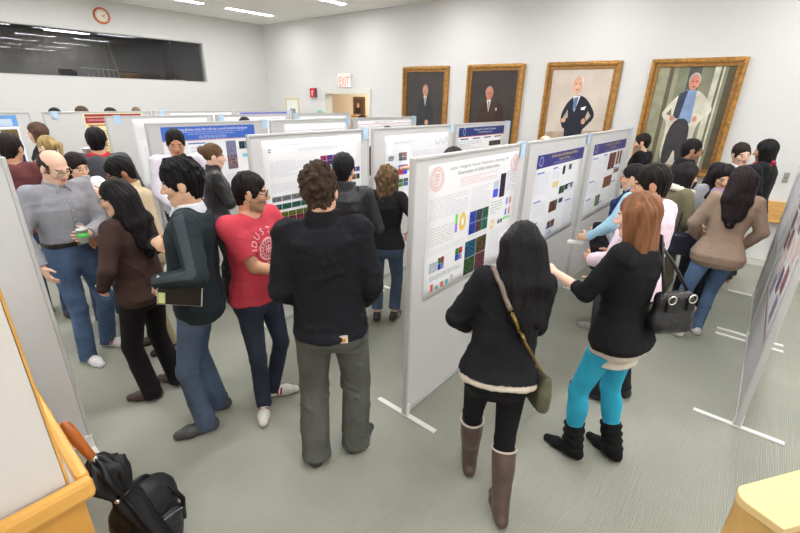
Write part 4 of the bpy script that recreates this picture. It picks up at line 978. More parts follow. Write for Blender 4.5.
        for (Hj, K_, A_, d_, zz) in ((HR, KR, AR, dR, zank(fR)), (HL, KL, AL, dL, zank(fL))):
            A2 = A_ + nrm(A_ - K_) * b.get('over', .03)
            if b.get('end') is not None: A2 = K_ + (A_ - K_) * b['end']
            g.cone(Hj + U * .01, K_, thi + e, kn, k=.045); g.cone(K_, A2, kn, b['w'], k=.02, cap1=0)
            if b['w'] <= .05: g.ell(K_ + (A_ - K_) * .3 - d_ * .012, (.046 + e, .05 + e, .10), k=.03)
        g.cut(pel + U * b['t1'], U, .32)
        V, Q = g.mesh(vx); N = vnormals(V, Q)
        amp = b.get('wr', .0045); kz = np.minimum(np.abs(V[:, 2] - KR[2]), np.abs(V[:, 2] - .12)); V = V + N * ((np.maximum(wrinkle(V, sd + 3), -.55) * (.45 + np.exp(-kz * 9)) + .25) * amp * np.clip((pel[2] - .10 - V[:, 2]) / .15, 0, 1))[:, None]
        V[:, 2] = np.maximum(V[:, 2], .004)
        fromVQ(b['kind'], V, Q, b.get('mat') or (denim(b['col']) if b['kind'] == 'jeans' else cloth(b['col'])), body, None, M)
        if b.get('belt'):
            g = Sdf(); g.loft(pel, U, R, Fw, T['t'], T['rx'] + e + .006, T['ry'] + e + .006, T['yo'], k=0, t0=b['t1'] - .045, t1=b['t1'] - .01, twist=twist); V, Q = g.mesh(vx); bl = fromVQ('belt', V, Q, leather((30, 24, 22)), body, None, M)
            m = MB(); cc = pel + U * (b['t1'] - .027) + Fw * (np.interp(.07, T['t'], T['ry']) + e + .008); m.obox(cc, (R, Fw, U), (.022, .004, .018)); m.v = [tuple(np.array(v) @ M[:3, :3].T + M[:3, 3]) for v in m.v]; m.build('buckle', mat('steel', (190, 186, 176), .25, .5, metal=.9), bl)
    # ---- shoes
    if shoes:
        sh = dict(kind='shoe', col=(40, 38, 38), sole=(30, 30, 30), shaft=0); sh.update(shoes)
        for (A_, K_, d_, q_) in ((AR, KR, dR, fR), (AL, KL, dL, fL)):
            zo = A_[2] - .085; up = np.array([0, 0, 1.]); tilt = q_[4] if len(q_) > 4 else 0
            # tilt > 0 lifts the heel about the toe
            ti = math.radians(tilt); dd = d_ * math.cos(ti) - up * math.sin(ti); uu = up * math.cos(ti) + d_ * math.sin(ti); sd_ = np.cross(dd, uu)
            B0 = A_ - uu * .085; P_ = lambda fwd, u_, x_=0: B0 + dd * fwd + uu * u_ + sd_ * x_
            g = Sdf(); w = .92 if f else 1.0
            g.cone(P_(-.045, .042), P_(.10, .034), .040 * w, .043 * w, k=0); g.cone(P_(.10, .034), P_(.165, .028), .043 * w, .030 * w, k=.015)
            g.cone(P_(-.02, .06), P_(0, .105), .042 * w, .043 * w, k=.03, cap1=0 if not sh['shaft'] else None)
            if sh['shaft']:
                tpz = A_ + (K_ - A_) * sh['shaft']; g.cone(A_ + up * .0, tpz, .048 + sh.get('slack', .0), sh.get('rtop', .056), k=.02, cap1=0)
                if not sh.get('slack'): g.ell(A_ + (K_ - A_) * .62 - d_ * .012, (.058, .063, .11), k=.02); g.cut(tpz, nrm(K_ - A_), .075)
            g.cut(P_(.05, 0), -uu, .2)
            V, Q = g.mesh(min(vx, .007)); N = vnormals(V, Q)
            if sh.get('slack'): V = V + N * (np.sin(V[:, 2] * 105 + 2.6 * np.sin(V[:, 0] * 26 + V[:, 1] * 31)) * .0042 * (V[:, 2] > .08))[:, None]
            c = (V[Q].mean(1) - B0); hz = c @ uu; fx = c @ dd; mi = np.where(hz < sh.get('sh', .02), 1, 0)
            if sh.get('stripe'): mi[(hz > .03) & ((np.abs(fx - .045 - hz * .25) < .008) | (np.abs(fx - .02 - hz * .25) < .008)) & (hz < .075)] = 2
            if sh.get('patch'): mi[(hz > .02) & (fx > .03) & (fx < .085) & (hz < .06)] = 2
            mm = leather(sh['col'], sh.get('rough', .5)) if sh['kind'] != 'suede' else cloth(sh['col'])
            fromVQ('boot' if sh['shaft'] else 'shoe', V, Q, [mm, plain(sh['sole'], .7), plain(sh.get('stripe') or sh.get('patch') or (0, 0, 0), .5)], body, mi, M)
            if sh.get('cuffrim'):
                m = MB(); tp = A_ + (K_ - A_) * sh['shaft']; ux = nrm(K_ - A_); e1 = nrm(np.cross(ux, [1., 0, 0])); e2 = np.cross(ux, e1)
                m.tube([tp + (e1 * math.cos(t * PI / 12) + e2 * math.sin(t * PI / 12)) * (sh['rtop'] - .001) for t in range(24)], .006, 6, closed=True); m.v = [tuple(np.array(v) @ M[:3, :3].T + M[:3, 3]) for v in m.v]; m.build('boot_rim', plain(sh['cuffrim'], .6), body, smooth=True)
    # ---- tops (list, inner first)
    for tp in (top if isinstance(top, list) else [top] if top else []):
        t = dict(kind='jacket', col=(30, 30, 32), e=.020, hem=-.06, sleeve=1.0, flare=0.0, es=None, neck=.50, k=.03, collar=None, wr=.005); t.update(tp); e = t['e']; es = t['es'] if t['es'] is not None else e
        xl = np.clip((.10 - T['t']) / .12, 0, 1) * t.get('low', .010); rx, ry = T['rx'] + e + xl, T['ry'] + e + xl; lo = np.clip((.12 - T['t']) / .25, 0, 1.2); rx = rx * (1 + t['flare'] * lo); ry = ry * (1 + t['flare'] * 1.2 * lo)
        if t.get('box'):   # straight-cut: the waist does not narrow
            w_ = (T['t'] > -.13) & (T['t'] < .33); rx[w_] = np.maximum(rx[w_], t['box'] * rx[7]); ry[w_] = np.maximum(ry[w_], t['box'] * ry[7])
        g = Sdf(); g.loft(pel, U, R, Fw, T['t'], rx, ry, T['yo'], k=0, t0=max(t['hem'], -.17), t1=t['neck'], twist=twist)
        if t['hem'] < -.17: 
            g.cone(pel + U * (-.14), pel + U * t['hem'] * 1.0, rx[0] * 1.22, rx[0] * 1.25, k=.02, flat=(Fw, .72), cap1=0)
        sl = t['sleeve']; 
        for (S_, E_, W_, sg) in ((SR, ER, WR, 1), (SL, EL, WL, -1)):
            if sl <= .02: continue
            g.cone(C + Rt * sg * .05, S_, .054 * am + e * .7, .052 * am + es * .8, k=.035)
            if sl <= .5: g.cone(S_, S_ + (E_ - S_) * sl * 2, .054 * am + es, .050 * am + es * 1.3, k=t['k'], cap1=0)
            else:
                g.cone(S_, E_, .054 * am + es, .043 * am + es, k=t['k']); We = E_ + (W_ - E_) * (sl - .5) * 2
                g.cone(E_, We, .043 * am + es, .031 * am + es * t.get('cuff', .9), k=.015, cap1=0)
        co = t['collar']
        if co == 'turtle': g.cone(NB - U * .05, NB + U * .03 + Fw * .005, nr + .022, nr + .014, k=.02, cap1=0)
        if co == 'stand': g.cone(NB - U * .05, NB + U * .035 + Fw * .004, nr + .03, nr + .024, k=.02, cap1=0)
        if co == 'hood':
            for q_ in range(7):
                an = PI * (q_ / 6) ; g.ell(NB - U * .035 + Rt * math.cos(an) * .09 - Ft * (math.sin(an) * .085 - .02) - U * .02 * math.sin(an), (.042, .042, .04), k=.03)
            g.ell(NB - U * .07 - Ft * .10, (.085, .045, .075), (Rt, Ft, U), k=.03)
        V, Q = g.mesh(vx); N = vnormals(V, Q)
        V = V + N * ((np.maximum(wrinkle(V, sd + 11 + len(t['kind'])), -.7) + .35) * t['wr'])[:, None]
        if co in ('turtle', 'stand') or True:
            pass
        mi = None; mats = [t.get('mat') or cloth(t['col'])]
        if t.get('stripe'):
            c = V[Q].mean(1); mi = np.zeros(len(Q), int)
            for (S_, E_, W_, sg) in ((SR, ER, WR, 1), (SL, EL, WL, -1)):
                for (a_, b_) in ((C + Rt * sg * .06 + U * .03, S_ + U * .03), (S_, E_), (E_, W_)):
                    ax_ = b_ - a_; L_ = np.linalg.norm(ax_); ax_ = ax_ / L_; rel = c - a_; tt = rel @ ax_; o_ = nrm(Rt * sg * .75 + U * .5 + Ft * .25 - ax_ * ((Rt * sg * .75 + U * .5 + Ft * .25) @ ax_)); pr = rel - tt[:, None] * ax_; rr_ = np.linalg.norm(pr, axis=1); mi[(tt > -.03) & (tt < L_ + .02) & (rr_ < .12) & ((pr @ o_) > rr_ * .92) & (np.abs(rel @ Rt) * 0 + ((c - pel) @ Rt) * sg > .05)] = 1
            mats.append(cloth(t['stripe']))
        if t.get('band'):     # ribbed hem or panel in another colour: list of (t0, t1, colour)
            c = V[Q].mean(1); mi = np.zeros(len(Q), int) if mi is None else mi; tt = (c - pel) @ U
            for (b0, b1, bc) in t['band']: mats.append(cloth(bc)); mi[(tt > b0) & (tt < b1) & (np.abs((c - pel) @ Rt) < .30)] = len(mats) - 1
        ob = fromVQ(t['kind'], V, Q, mats, body, mi, M); J['top'] = (ob, V, Q)
        if co == 'shirt':
            g = Sdf(); g.cone(NB - U * .045 - Fw * .004, NB + U * .012 + Fw * .004, nr + .028, nr + .014, k=0, cap0=0, cap1=0)
            for sg in (-1, 1): g.cone(NB - U * .01 + Ft * (nr + .018) + Rt * sg * .02, NB - U * .055 + Ft * (nr + .04) + Rt * sg * .045, .012, .008, k=.01)
            V, Q = g.mesh(min(vx, .008)); fromVQ('collar', V, Q, cloth(t.get('ccol', t['col'])), body, None, M)
        if co == 'shirt' and t['kind'] == 'shirt' and vox < .0085 and 'top' in J:
            ob_, V_, Q_ = J['top']; bv_ = BVHTree.FromPolygons([tuple(v) for v in V_], [tuple(int(i) for i in q) for q in Q_]); L_ = []
            for i_ in range(15):
                tt_ = .45 - (.44 - t['hem']) * i_ / 14; row_ = []
                for x_ in (-.016, .016):
                    h_ = bv_.ray_cast(Vector(pel + U * tt_ + Rt * x_ + Ft * .6), Vector(-Ft), 1.0)
                    row_.append(np.array(h_[0]) + Ft * .003 if h_[0] is not None else None)
                if row_[0] is not None and row_[1] is not None: L_.append(row_)
            if len(L_) > 3:
                m = MB(); vs_ = [p_ for r_ in L_ for p_ in r_] + [p_ - Ft * .006 for r_ in L_ for p_ in r_]; n_ = len(L_) * 2
                m.add(vs_, [(2 * i, 2 * i + 1, 2 * i + 3, 2 * i + 2) for i in range(len(L_) - 1)] + [(2 * i, 2 * i + 2, n_ + 2 * i + 2, n_ + 2 * i) for i in range(len(L_) - 1)] + [(2 * i + 1, n_ + 2 * i + 1, n_ + 2 * i + 3, 2 * i + 3) for i in range(len(L_) - 1)])
                m.v = [tuple(np.array(v) @ M[:3, :3].T + M[:3, 3]) for v in m.v]; pk_ = m.build('placket', cloth(tuple(min(255, int(c_ * .94)) for c_ in t['col'])), body, smooth=False)
                for i_ in range(1, len(L_), 3):
                    m = MB(); m.sphere((L_[i_][0] + L_[i_][1]) / 2, .006, 8); m.v = [tuple(np.array(v) @ M[:3, :3].T + M[:3, 3]) for v in m.v]; m.build('button', plain((206, 204, 200), .4), pk_, smooth=True)
        if co == 'lapel':
            g = Sdf()
            for sg in (-1, 1):
                g.cone(NB - U * .02 - Ft * .05 + Rt * sg * .05, NB - U * .05 + Rt * sg * .085 + Ft * .02, .022, .022, k=0 if sg < 0 else .01); g.cone(NB - U * .05 + Rt * sg * .085 + Ft * .02, C - U * .15 + Ft * (ry[6] + .0) + Rt * sg * .03, .022, .012, k=.01)
            g.cone(NB - U * .02 - Ft * .055 - Rt * .05, NB - U * .02 - Ft * .055 + Rt * .05, .024, .024, k=.01)
            V, Q = g.mesh(min(vx, .009)); fromVQ('lapel_collar', V, Q, cloth(t.get('ccol', t['col'])), body, None, M)
        if co == 'scarf' or t.get('scarf'):
            g = Sdf()
            for q_ in range(12):
                an = 2 * PI * q_ / 12; g.ell(NB - U * (.012 - .012 * math.cos(an * 3)) + Rt * math.cos(an) * (nr + .022) + Ft * math.sin(an) * (nr + .022) - U * .018 * (math.sin(an) > 0), (.03, .03, .028), k=.02)
            g.cone(NB - U * .04 + Ft * (nr + .03), C - U * .10 + Ft * (ry[7] + .0), .03, .024, k=.02)
            V, Q = g.mesh(min(vx, .009)); N = vnormals(V, Q); V = V + N * (wrinkle(V, sd, 2) * .004)[:, None]; fromVQ('scarf', V, Q, cloth(t['scarf']), body, None, M)
        if co == 'fur':
            g = Sdf()
            for q_ in range(16):
                an = 2 * PI * q_ / 16; g.ell(NB - U * (.025 + .025 * math.sin(an)) + Rt * math.cos(an) * .125 + Ft * (math.sin(an) * .11), (.048, .048, .036), k=.02)
            V, Q = g.mesh(min(vx, .009)); N = vnormals(V, Q); V = V + N * (wrinkle(V, sd, 4) * .006)[:, None]; fromVQ('fur_collar', V, Q, mat('fleece', t.get('ccol', (226, 218, 200)), .95, .1, bump=.8, bscale=150), body, None, M)
    # ---- hair
    if hair:
        h = dict(kind='short', col=(30, 26, 24), vol=0.0, fringe=.068); h.update(hair); kd = h['kind']; v = h['vol']; g = Sdf()
        curly = kd.startswith('curly')
        g.ell(hp((0, -.017, .036 + v * .45)), (.0785 + v * .55, .0965 + v * .75, .0895 + v * .9), hax, k=0)
        fz = h['fringe']
        if kd in ('short', 'curly', 'bald', 'crop'):
            g.cone(hp((0, -.045, .0)), hp((0, -.034, -.07)), .063 + v * .4, .050 + v * .2, k=.02)
            for sg in (-1, 1): g.cone(hp((sg * .064, .030, .02)), hp((sg * .064, .026, -.026)), .015 + v * .2, .010, k=.015)
        if kd == 'bald':
            g.ell(hp((0, .03, .110)), (.10, .125, .080), hax, k=.012, op='s'); g.ell(hp((0, .10, .03)), (.12, .085, .10), hax, k=.01, op='s')
        g.ell(hp((0, .125, fz - .13)), (.074, .092, .13), hax, k=.012, op='s')
        if kd in ('short', 'curly', 'bald', 'crop'):
            for sg in (-1, 1): g.ell(hp((sg * .086, -.006, -.016)), (.022, .026, .034), hax, k=.008, op='s')
            g.ell(hp((0, .035, -.085)), (.11, .06, .075), hax, k=.012, op='s')
            g.cut(hp((0, -.05, h.get('nape', -.078))), Hm @ nrm((0, .25, -1)), .22)
        if near and kd in ('short', 'crop') or near and kd == 'curly':
            r = np.random.RandomState(sd + 5); crown = np.array([.012, -.055, .10])
            for i in range(h.get('tuft', 50)):
                d0 = nrm(r.normal(size=3)); 
                if d0[2] < -.35 or (d0[1] > .35 and d0[2] < .45): continue
                p0 = np.array([0, -.017, .036 + v * .45]) + d0 * (np.array([.0785 + v * .55, .0965 + v * .75, .0895 + v * .9]) - .004)
                if abs(p0[0]) > .06 and p0[2] < .0 and p0[1] > -.04: continue
                tg = p0 - crown; tg = nrm(tg - d0 * (tg @ d0) + r.normal(size=3) * .35 + np.array([0, 0, -.25])); ln = r.uniform(.020, .034)
                g.cone(hp(p0), hp(p0 + tg * ln + d0 * r.uniform(.001, .006)), .0105, .004, k=.007)
        L = h.get('len', .3); thick = h.get('thick', .04); wd_ = h.get('wid', .085)
        if kd in ('long', 'curly_long', 'bob'):
            back0 = hp((0, -.055, .0)); 
            if kd == 'bob' or L < .2:
                for sg in (-1, 0, 1): g.cone(hp((sg * .052, -.05 + .02 * abs(sg), .02)), hp((sg * .062, -.05 + .025 * abs(sg), -.02 - L)), .055 + v, .042 + v, k=.03)
                for sg in (-1, 1): g.cone(hp((sg * .066, .02, .02)), hp((sg * .074, .022, -.015 - L * .92)), .028 + v * .6, .022 + v * .6, k=.02)
            else:
                mid = pel + U * .48 - Ft * .085 + Rt * h.get('sx', 0) * .5; low = pel + U * (.60 - L) - Ft * (.135 + h.get('bk', 0)) + Rt * h.get('sx', 0)
                for sg in (-1, 0, 1):
                    o_ = Rt * sg * wd_ * .62
                    g.cone(back0 + Hm[:, 0] * sg * .045, mid + o_, .062 + v, thick + .008 + v, k=.03); g.cone(mid + o_, low + o_ * h.get('tap', .8) + U * .06 * abs(sg), thick + .008 + v, thick * .6 + v, k=.03)
                for sg in (-1, 1):
                    fl = h.get('front', 0)
                    g.cone(hp((sg * .058, -.012, .03)), hp((sg * .070, -.02, -.09)), .028 + v * .6, .026 + v * .6, k=.02)
                    if fl: 
                        p1 = hp((sg * .070, -.015, -.09)); p2 = pel + U * .43 + Rt * sg * .10 + Ft * .075; g.cone(p1, p2, .028, .028, k=.02); g.cone(p2, pel + U * (.45 - fl) + Rt * sg * .09 + Ft * .12, .028, .016, k=.02)
                    else: g.cone(hp((sg * .070, -.02, -.09)), pel + U * .44 - Ft * .05 + Rt * sg * .075, .028 + v, .03, k=.02)
        if kd == 'pony':
            g.cone(hp((0, -.10, .03)), hp((0, -.145, .01)), .022, .026, k=.02); g.cone(hp((0, -.145, .01)), hp((0, -.135, -.13)), .03, .014, k=.02)
            for sg in (-1, 1): g.ell(hp((sg * .094, .012, -.03)), (.034, .034, .040), hax, k=.01, op='s')
            g.cut(hp((0, .0, -.075)), Hm @ nrm((0, .5, -1)), .12) if False else None
            g.ell(hp((0, .02, -.115)), (.1, .09, .06), hax, k=.02, op='s')
        if kd == 'bun':
            for sg in (-1, 1): g.ell(hp((sg * .094, .012, -.03)), (.034, .034, .040), hax, k=.01, op='s')
            g.ell(hp((0, .0, -.11)), (.1, .12, .06), hax, k=.02, op='s'); g.ell(hp((0, -.112, .052)), (.042, .038, .042), hax, k=.012)
        V, Q = g.mesh(min(vx, .0065) if vox < .011 else vx); N = vnormals(V, Q)
        q = (V - HC) @ Hm; th = np.arctan2(q[:, 0], -q[:, 1] + .02)
        if curly:
            fq = h.get('freq', 1.0); w = np.zeros(len(V)); r = np.random.RandomState(sd)
            for i in range(6): w += np.sin(V @ (r.normal(size=3) * 95 * fq) + r.uniform(0, 6) + 1.2 * np.sin(V @ (r.normal(size=3) * 60)))
            V = V + N * (np.clip(w / 2.2, -1.2, 1.6) * h.get('amp', .006))[:, None]
        else:
            r = np.random.RandomState(sd); ph = r.uniform(0, 6, 4)
            w = .7 * np.sin(th * 13 + ph[0] + q[:, 2] * 14 + 1.5 * np.sin(q[:, 2] * 13)) + .7 * np.sin(th * 29 + ph[1] + q[:, 2] * 22 + np.sin(q[:, 2] * 30)) + .6 * np.sin(q[:, 0] * 150 + ph[2] + q[:, 1] * 40) * (q[:, 2] > .05)
            if kd == 'long': w = w * .6 + 1.5 * np.sin(q[:, 2] * 21 + 3 * np.sin(q[:, 0] * 22 + ph[3])) * np.clip(-q[:, 2] * 5, 0, 1)
            V = V + N * (w * h.get('amp', .0024))[:, None]
        J['hair'] = (V, Q); fromVQ('hair', V, Q, curlm(h['col']) if curly else hairm(h['col'], h.get('rough', .42)), body, None, M)
    if glasses:
        m = MB()
        for sg in (-1, 1):
            cc = np.array([sg * .033, .098, .0]); ring = [hp(cc + np.array([.026 * math.cos(t * PI / 10), .003 * abs(math.cos(t * PI / 10)) * -1, .019 * math.sin(t * PI / 10)])) for t in range(20)]
            m.tube(ring, .0024, 6, closed=True); m.tube([hp((sg * .058, .094, .004)), hp((sg * .076, .05, .006)), hp((sg * .08, -.005, .004))], .0022, 6)
        m.tube([hp((-.008, .102, .003)), hp((.008, .102, .003))], .0022, 6)
        m.v = [tuple(np.array(v_) @ M[:3, :3].T + M[:3, 3]) for v_ in m.v]; m.build('glasses', plain(glasses, .3, .5), body)
    return J
def hash_(s):
    h = 7
    for ch in s: h = (h * 31 + ord(ch)) % 100003
    return h
def W2(J, p): return J['M'][:3, :3] @ np.array(p, float) + J['M'][:3, 3]
# ------------------------------------------------------------------ the crowd
BLK = (26, 24, 25)
# nearest group
person('black', -1.585, 1.34, 6, 1.80, 'm', 'man in a black jacket and grey trousers, seen from behind in the centre',
       dict(lean=3, side=-2.5, hR=(.185, .16, .97), hL=(-.185, .16, .97), eR=(.4, -1, -.1), eL=(-.4, -1, -.1), fR=(.115, .06, 32), fL=(-.115, -.03, -8), cR=.9, cL=.9), head=(8, 12, -4), skin='light',
       hair=dict(kind='curly', col=(78, 58, 44), vol=.014, amp=.0075, fringe=.06, nape=-.078),
       top=dict(kind='jacket', col=(25, 25, 29), e=.020, hem=-.08, collar='stand', box=.95, wr=.009, es=.012, band=[(-.2, -.02, (30, 31, 38))]),
       bottom=dict(col=(92, 93, 88), w=.086, inf=.018, wr=.009, over=.045, t1=.04), shoes=dict(col=(40, 40, 44), sole=(54, 54, 56), patch=(216, 214, 210)), vox=.006, fat=1.0)
person('red', -2.33, 1.355, 136, 1.68, 'm', 'man in a red printed T-shirt with glasses and dark jeans',
       dict(lean=1, hR=(-.02, .33, 1.12), eR=(.45, -1, -.5), hL=(-.20, .30, 1.04), eL=(-.9, -.3, -.5), fR=(.09, .04, 50), fL=(-.07, -.02, -44), cR=.3, cL=.4, side=-1), head=(-38, 4, 0), skin='olive', beard=.6,
       hair=dict(kind='short', col=(34, 28, 27), vol=.005, fringe=.072, tuft=16), glasses=(30, 28, 30),
       top=dict(kind='t_shirt', col=(196, 66, 80), e=.016, hem=-.07, sleeve=.36, es=.018, wr=.004, neck=.495), bottom=dict(kind='jeans', col=(42, 50, 72), w=.056, inf=.008, wr=.005), shoes=dict(col=(226, 222, 212), sole=(190, 176, 150), stripe=(140, 40, 48)), vox=.006)
person('boots', -.745, 1.69, -20, 1.60, 'f', 'woman with long black hair, black sweater and tall brown boots, seen from behind',
       dict(lean=11, side=7, hR=(.10, .30, 1.00), hL=(-.12, .30, 1.04), eR=(1, -.6, -.7), eL=(-1, -.5, -.5), fR=(.06, -.17, 2), fL=(-.045, .19, 8), cR=.6, cL=.6), head=(4, 14, 4), skin='asian',
       hair=dict(kind='long', col=(24, 21, 23), vol=.014, len=.345, wid=.118, thick=.040, amp=.0030, rough=.42, sx=.05),
       top=[dict(kind='lace_hem', col=(196, 184, 168), e=.022, hem=-.065, sleeve=0, neck=.2, wr=.006, flare=.08), dict(kind='sweater', col=(24, 24, 27), e=.026, hem=-.03, flare=.12, es=.026, wr=.007, box=.98)],
       bottom=dict(col=(24, 23, 26), w=.044, inf=.007, wr=.002), shoes=dict(kind='boot', col=(88, 70, 64), sole=(50, 40, 36), shaft=.88, rtop=.071, rough=.42, cuffrim=(204, 192, 180)), vox=.0062)
person('redh', -.375, 2.41, -66, 1.70, 'f', 'red-haired woman in a black top, turquoise tights and black slouch boots',
       dict(lean=3, hL=(-.17, .37, 1.21), eL=(-.4, -.7, -1), dL=(-.2, 1, .4), nL=(.25, .25, -1), cL=.16, spread=1.5, hR=(.13, .26, 1.10), eR=(.8, -.5, -.6), fL=(-.11, .07, -8), fR=(.10, -.08, 10), cR=.5), head=(-14, 8, 2), skin='fair',
       hair=dict(kind='long', col=(150, 98, 66), vol=.006, len=.19, wid=.08, front=.15, tap=.45, amp=.003, bk=.015, rough=.34, fringe=.058),
       top=[dict(kind='tunic', col=(206, 196, 184), e=.016, hem=-.20, sleeve=0, neck=.2, wr=.005), dict(kind='cardigan', col=(23, 23, 25), e=.024, hem=-.085, sleeve=.66, es=.016, wr=.005, flare=.03, collar='stand')],
       bottom=dict(kind='tights', col=(50, 160, 190), w=.046, inf=.006, wr=.0012), shoes=dict(kind='suede', col=(24, 23, 25), sole=(20, 20, 20), shaft=.42, slack=.016, rtop=.062), vox=.0062)
person('asian', -2.44, 1.02, -78, 1.77, 'm', 'man in a dark green sweater with grey shoulder stripes, arms crossed, holding a black notebook',
       dict(lean=-3, hL=(-.245, .13, 1.14), eL=(-.6, -.8, 0), hR=(-.02, .16, 1.29), eR=(.5, .5, -1), dR=(-.95, -.6, .05), nR=(.1, -1, -.2), dL=(-.1, -.35, -1), nL=(.9, -.3, 0), cR=.8, cL=.7, fL=(-.10, .06, -14), fR=(.11, .0, 8)), head=(-4, 12, 0), skin='asian',
       hair=dict(kind='short', col=(26, 24, 26), vol=.016, fringe=.045, nape=-.085, amp=.004, tuft=100),
       top=dict(kind='sweater', col=(35, 43, 47), e=.024, hem=-.12, es=.016, stripe=(60, 67, 72), collar='shirt', ccol=(222, 224, 228), wr=.006, box=.96), bottom=dict(kind='jeans', col=(74, 92, 124), w=.064, inf=.010, wr=.0065, over=.05), shoes=dict(col=(70, 70, 72), sole=(52, 52, 54)), vox=.0065)
person('brown', -3.03, .91, -48, 1.60, 'f', 'woman with long dark hair in a brown sweater and black trousers',
       dict(lean=2, hL=(-.20, .13, 1.00), hR=(.16, .22, 1.05), eL=(-.8, -.7, -.2), fL=(-.11, .02, -20), fR=(.10, -.05, 5), cL=.8), head=(-24, 8, 0), skin='asian',
       hair=dict(kind='long', col=(30, 26, 27), vol=.008, len=.34, wid=.09, amp=.003, front=.1), glasses=(120, 110, 104),
       top=dict(kind='sweater', col=(66, 48, 44), e=.022, hem=-.10, es=.018, box=.93, wr=.006, collar='turtle'), bottom=dict(col=(27, 24, 26), w=.072, inf=.012, over=.055), shoes=dict(col=(70, 48, 42), sole=(40, 30, 28)), vox=.007, fat=1.04)
person('bald', -3.95, .76, 152, 1.72, 'm', 'balding man in a grey button-down shirt and blue jeans, looking down',
       dict(lean=4, hL=(.0, .28, 1.13), eL=(-.9, -.2, -.6), dL=(.8, .5, .1), nL=(.2, -1, 0), cL=.8, hR=(.30, .16, .94), eR=(.7, -.8, -.2), fL=(-.12, -.04, -20), fR=(.12, .06, 4), cR=.5), head=(-10, 20, 4), skin='fair',
       hair=dict(kind='bald', col=(70, 56, 50), vol=-.002, nape=-.075), glasses=(140, 120, 100),
       top=dict(kind='shirt', col=(148, 148, 154), e=.020, hem=.11, es=.018, collar='shirt', wr=.006), bottom=dict(kind='jeans', col=(74, 98, 140), w=.066, inf=.012, belt=True, t1=.12, wr=.006, over=.05), shoes=dict(col=(214, 212, 210), sole=(232, 230, 226), stripe=(150, 60, 60)), vox=.007, fat=1.05)
person('tan', -3.68, 1.19, -112, 1.66, 'm', 'man in a tan jacket and khaki trousers behind the woman in the brown sweater',
       dict(lean=3, hR=(.1, .28, 1.1), hL=(-.18, .24, 1.05)), head=(10, 22, 0), skin='brown', hair=dict(kind='short', col=(30, 26, 26), vol=.007), glasses=(60, 50, 44),
       top=dict(kind='jacket', col=(188, 170, 140), e=.026, hem=-.09, collar='stand', es=.020, box=.98), bottom=dict(col=(168, 152, 118), w=.068), shoes=dict(col=(52, 42, 36)), vox=.008)
person('white', -4.52, 1.92, 172, 1.78, 'm', 'man in a white shirt looking down in front of the blue-headed poster',
       dict(lean=4, hR=(.10, .28, 1.02), hL=(-.12, .27, 1.0)), head=(6, 15, 0), skin='tan', hair=dict(kind='short', col=(30, 27, 28), vol=.006, fringe=.088),
       top=dict(kind='shirt', col=(222, 216, 226), e=.022, hem=-.02, collar='shirt', es=.02), bottom=dict(col=(48, 50, 58)), shoes=dict(), vox=.008)
person('leather', -4.04, 2.02, 84, 1.67, 'f', 'woman with a hair bun in a black leather jacket, in profile facing right',
       dict(lean=2, hR=(.02, .25, 1.22), eR=(.8, -.4, -.6), hL=(-.04, .24, 1.12), dR=(-.8, .3, .3), nR=(0, -1, 0), cR=.8, fR=(.09, .04, 5), fL=(-.09, -.03, -5)), head=(4, 4, 0), skin='fair', hair=dict(kind='bun', col=(112, 84, 60), vol=.004, fringe=.06),
       top=dict(kind='jacket', col=(32, 31, 33), e=.024, hem=-.04, es=.02, collar='stand', mat=leather((36, 35, 37), .34), wr=.008), bottom=dict(col=(28, 27, 31), w=.05, inf=.006), shoes=dict(kind='boot', col=(26, 25, 26), shaft=.45, rtop=.06), vox=.008)
person('backjacket', -2.44, 2.24, 8, 1.70, 'm', 'black-haired person in a black jacket, half hidden behind the man in the centre',
       dict(lean=3, hR=(.16, .22, 1.05), hL=(-.16, .22, 1.05)), head=(10, 10, 0), skin='asian', hair=dict(kind='short', col=(27, 26, 30), vol=.014, nape=-.085, fringe=.05),
       top=dict(kind='jacket', col=(34, 34, 37), e=.022, es=.016, hem=-.06, collar='stand', mat=leather((26, 26, 29), .48), wr=.010), bottom=dict(col=(40, 42, 50)), shoes=dict(), vox=.008)
person('curly', -2.52, 2.84, 16, 1.55, 'f', 'curly-haired woman in a black short-sleeved top and cuffed jeans',
       dict(lean=1, hR=(.225, .02, 1.03), eR=(1, -.5, -.1), hL=(-.10, .24, 1.08), eL=(-.9, -.5, -.5), fR=(.09, .05, 10), fL=(-.09, -.02, -14), dR=(-.5, .3, -.6)), head=(-42, 4, 0), skin='fair',
       hair=dict(kind='curly_long', col=(132, 104, 74), vol=.012, len=.17, amp=.010, freq=.8, fringe=.06), glasses=(40, 34, 32),
       top=dict(kind='top', col=(29, 28, 30), e=.022, hem=-.04, sleeve=.52, es=.018, wr=.005), bottom=dict(kind='jeans', col=(76, 96, 126), w=.066, inf=.012, end=.86, over=0), shoes=dict(col=(56, 48, 46), sole=(214, 206, 196), patch=(190, 176, 166)), vox=.008, fat=1.06)
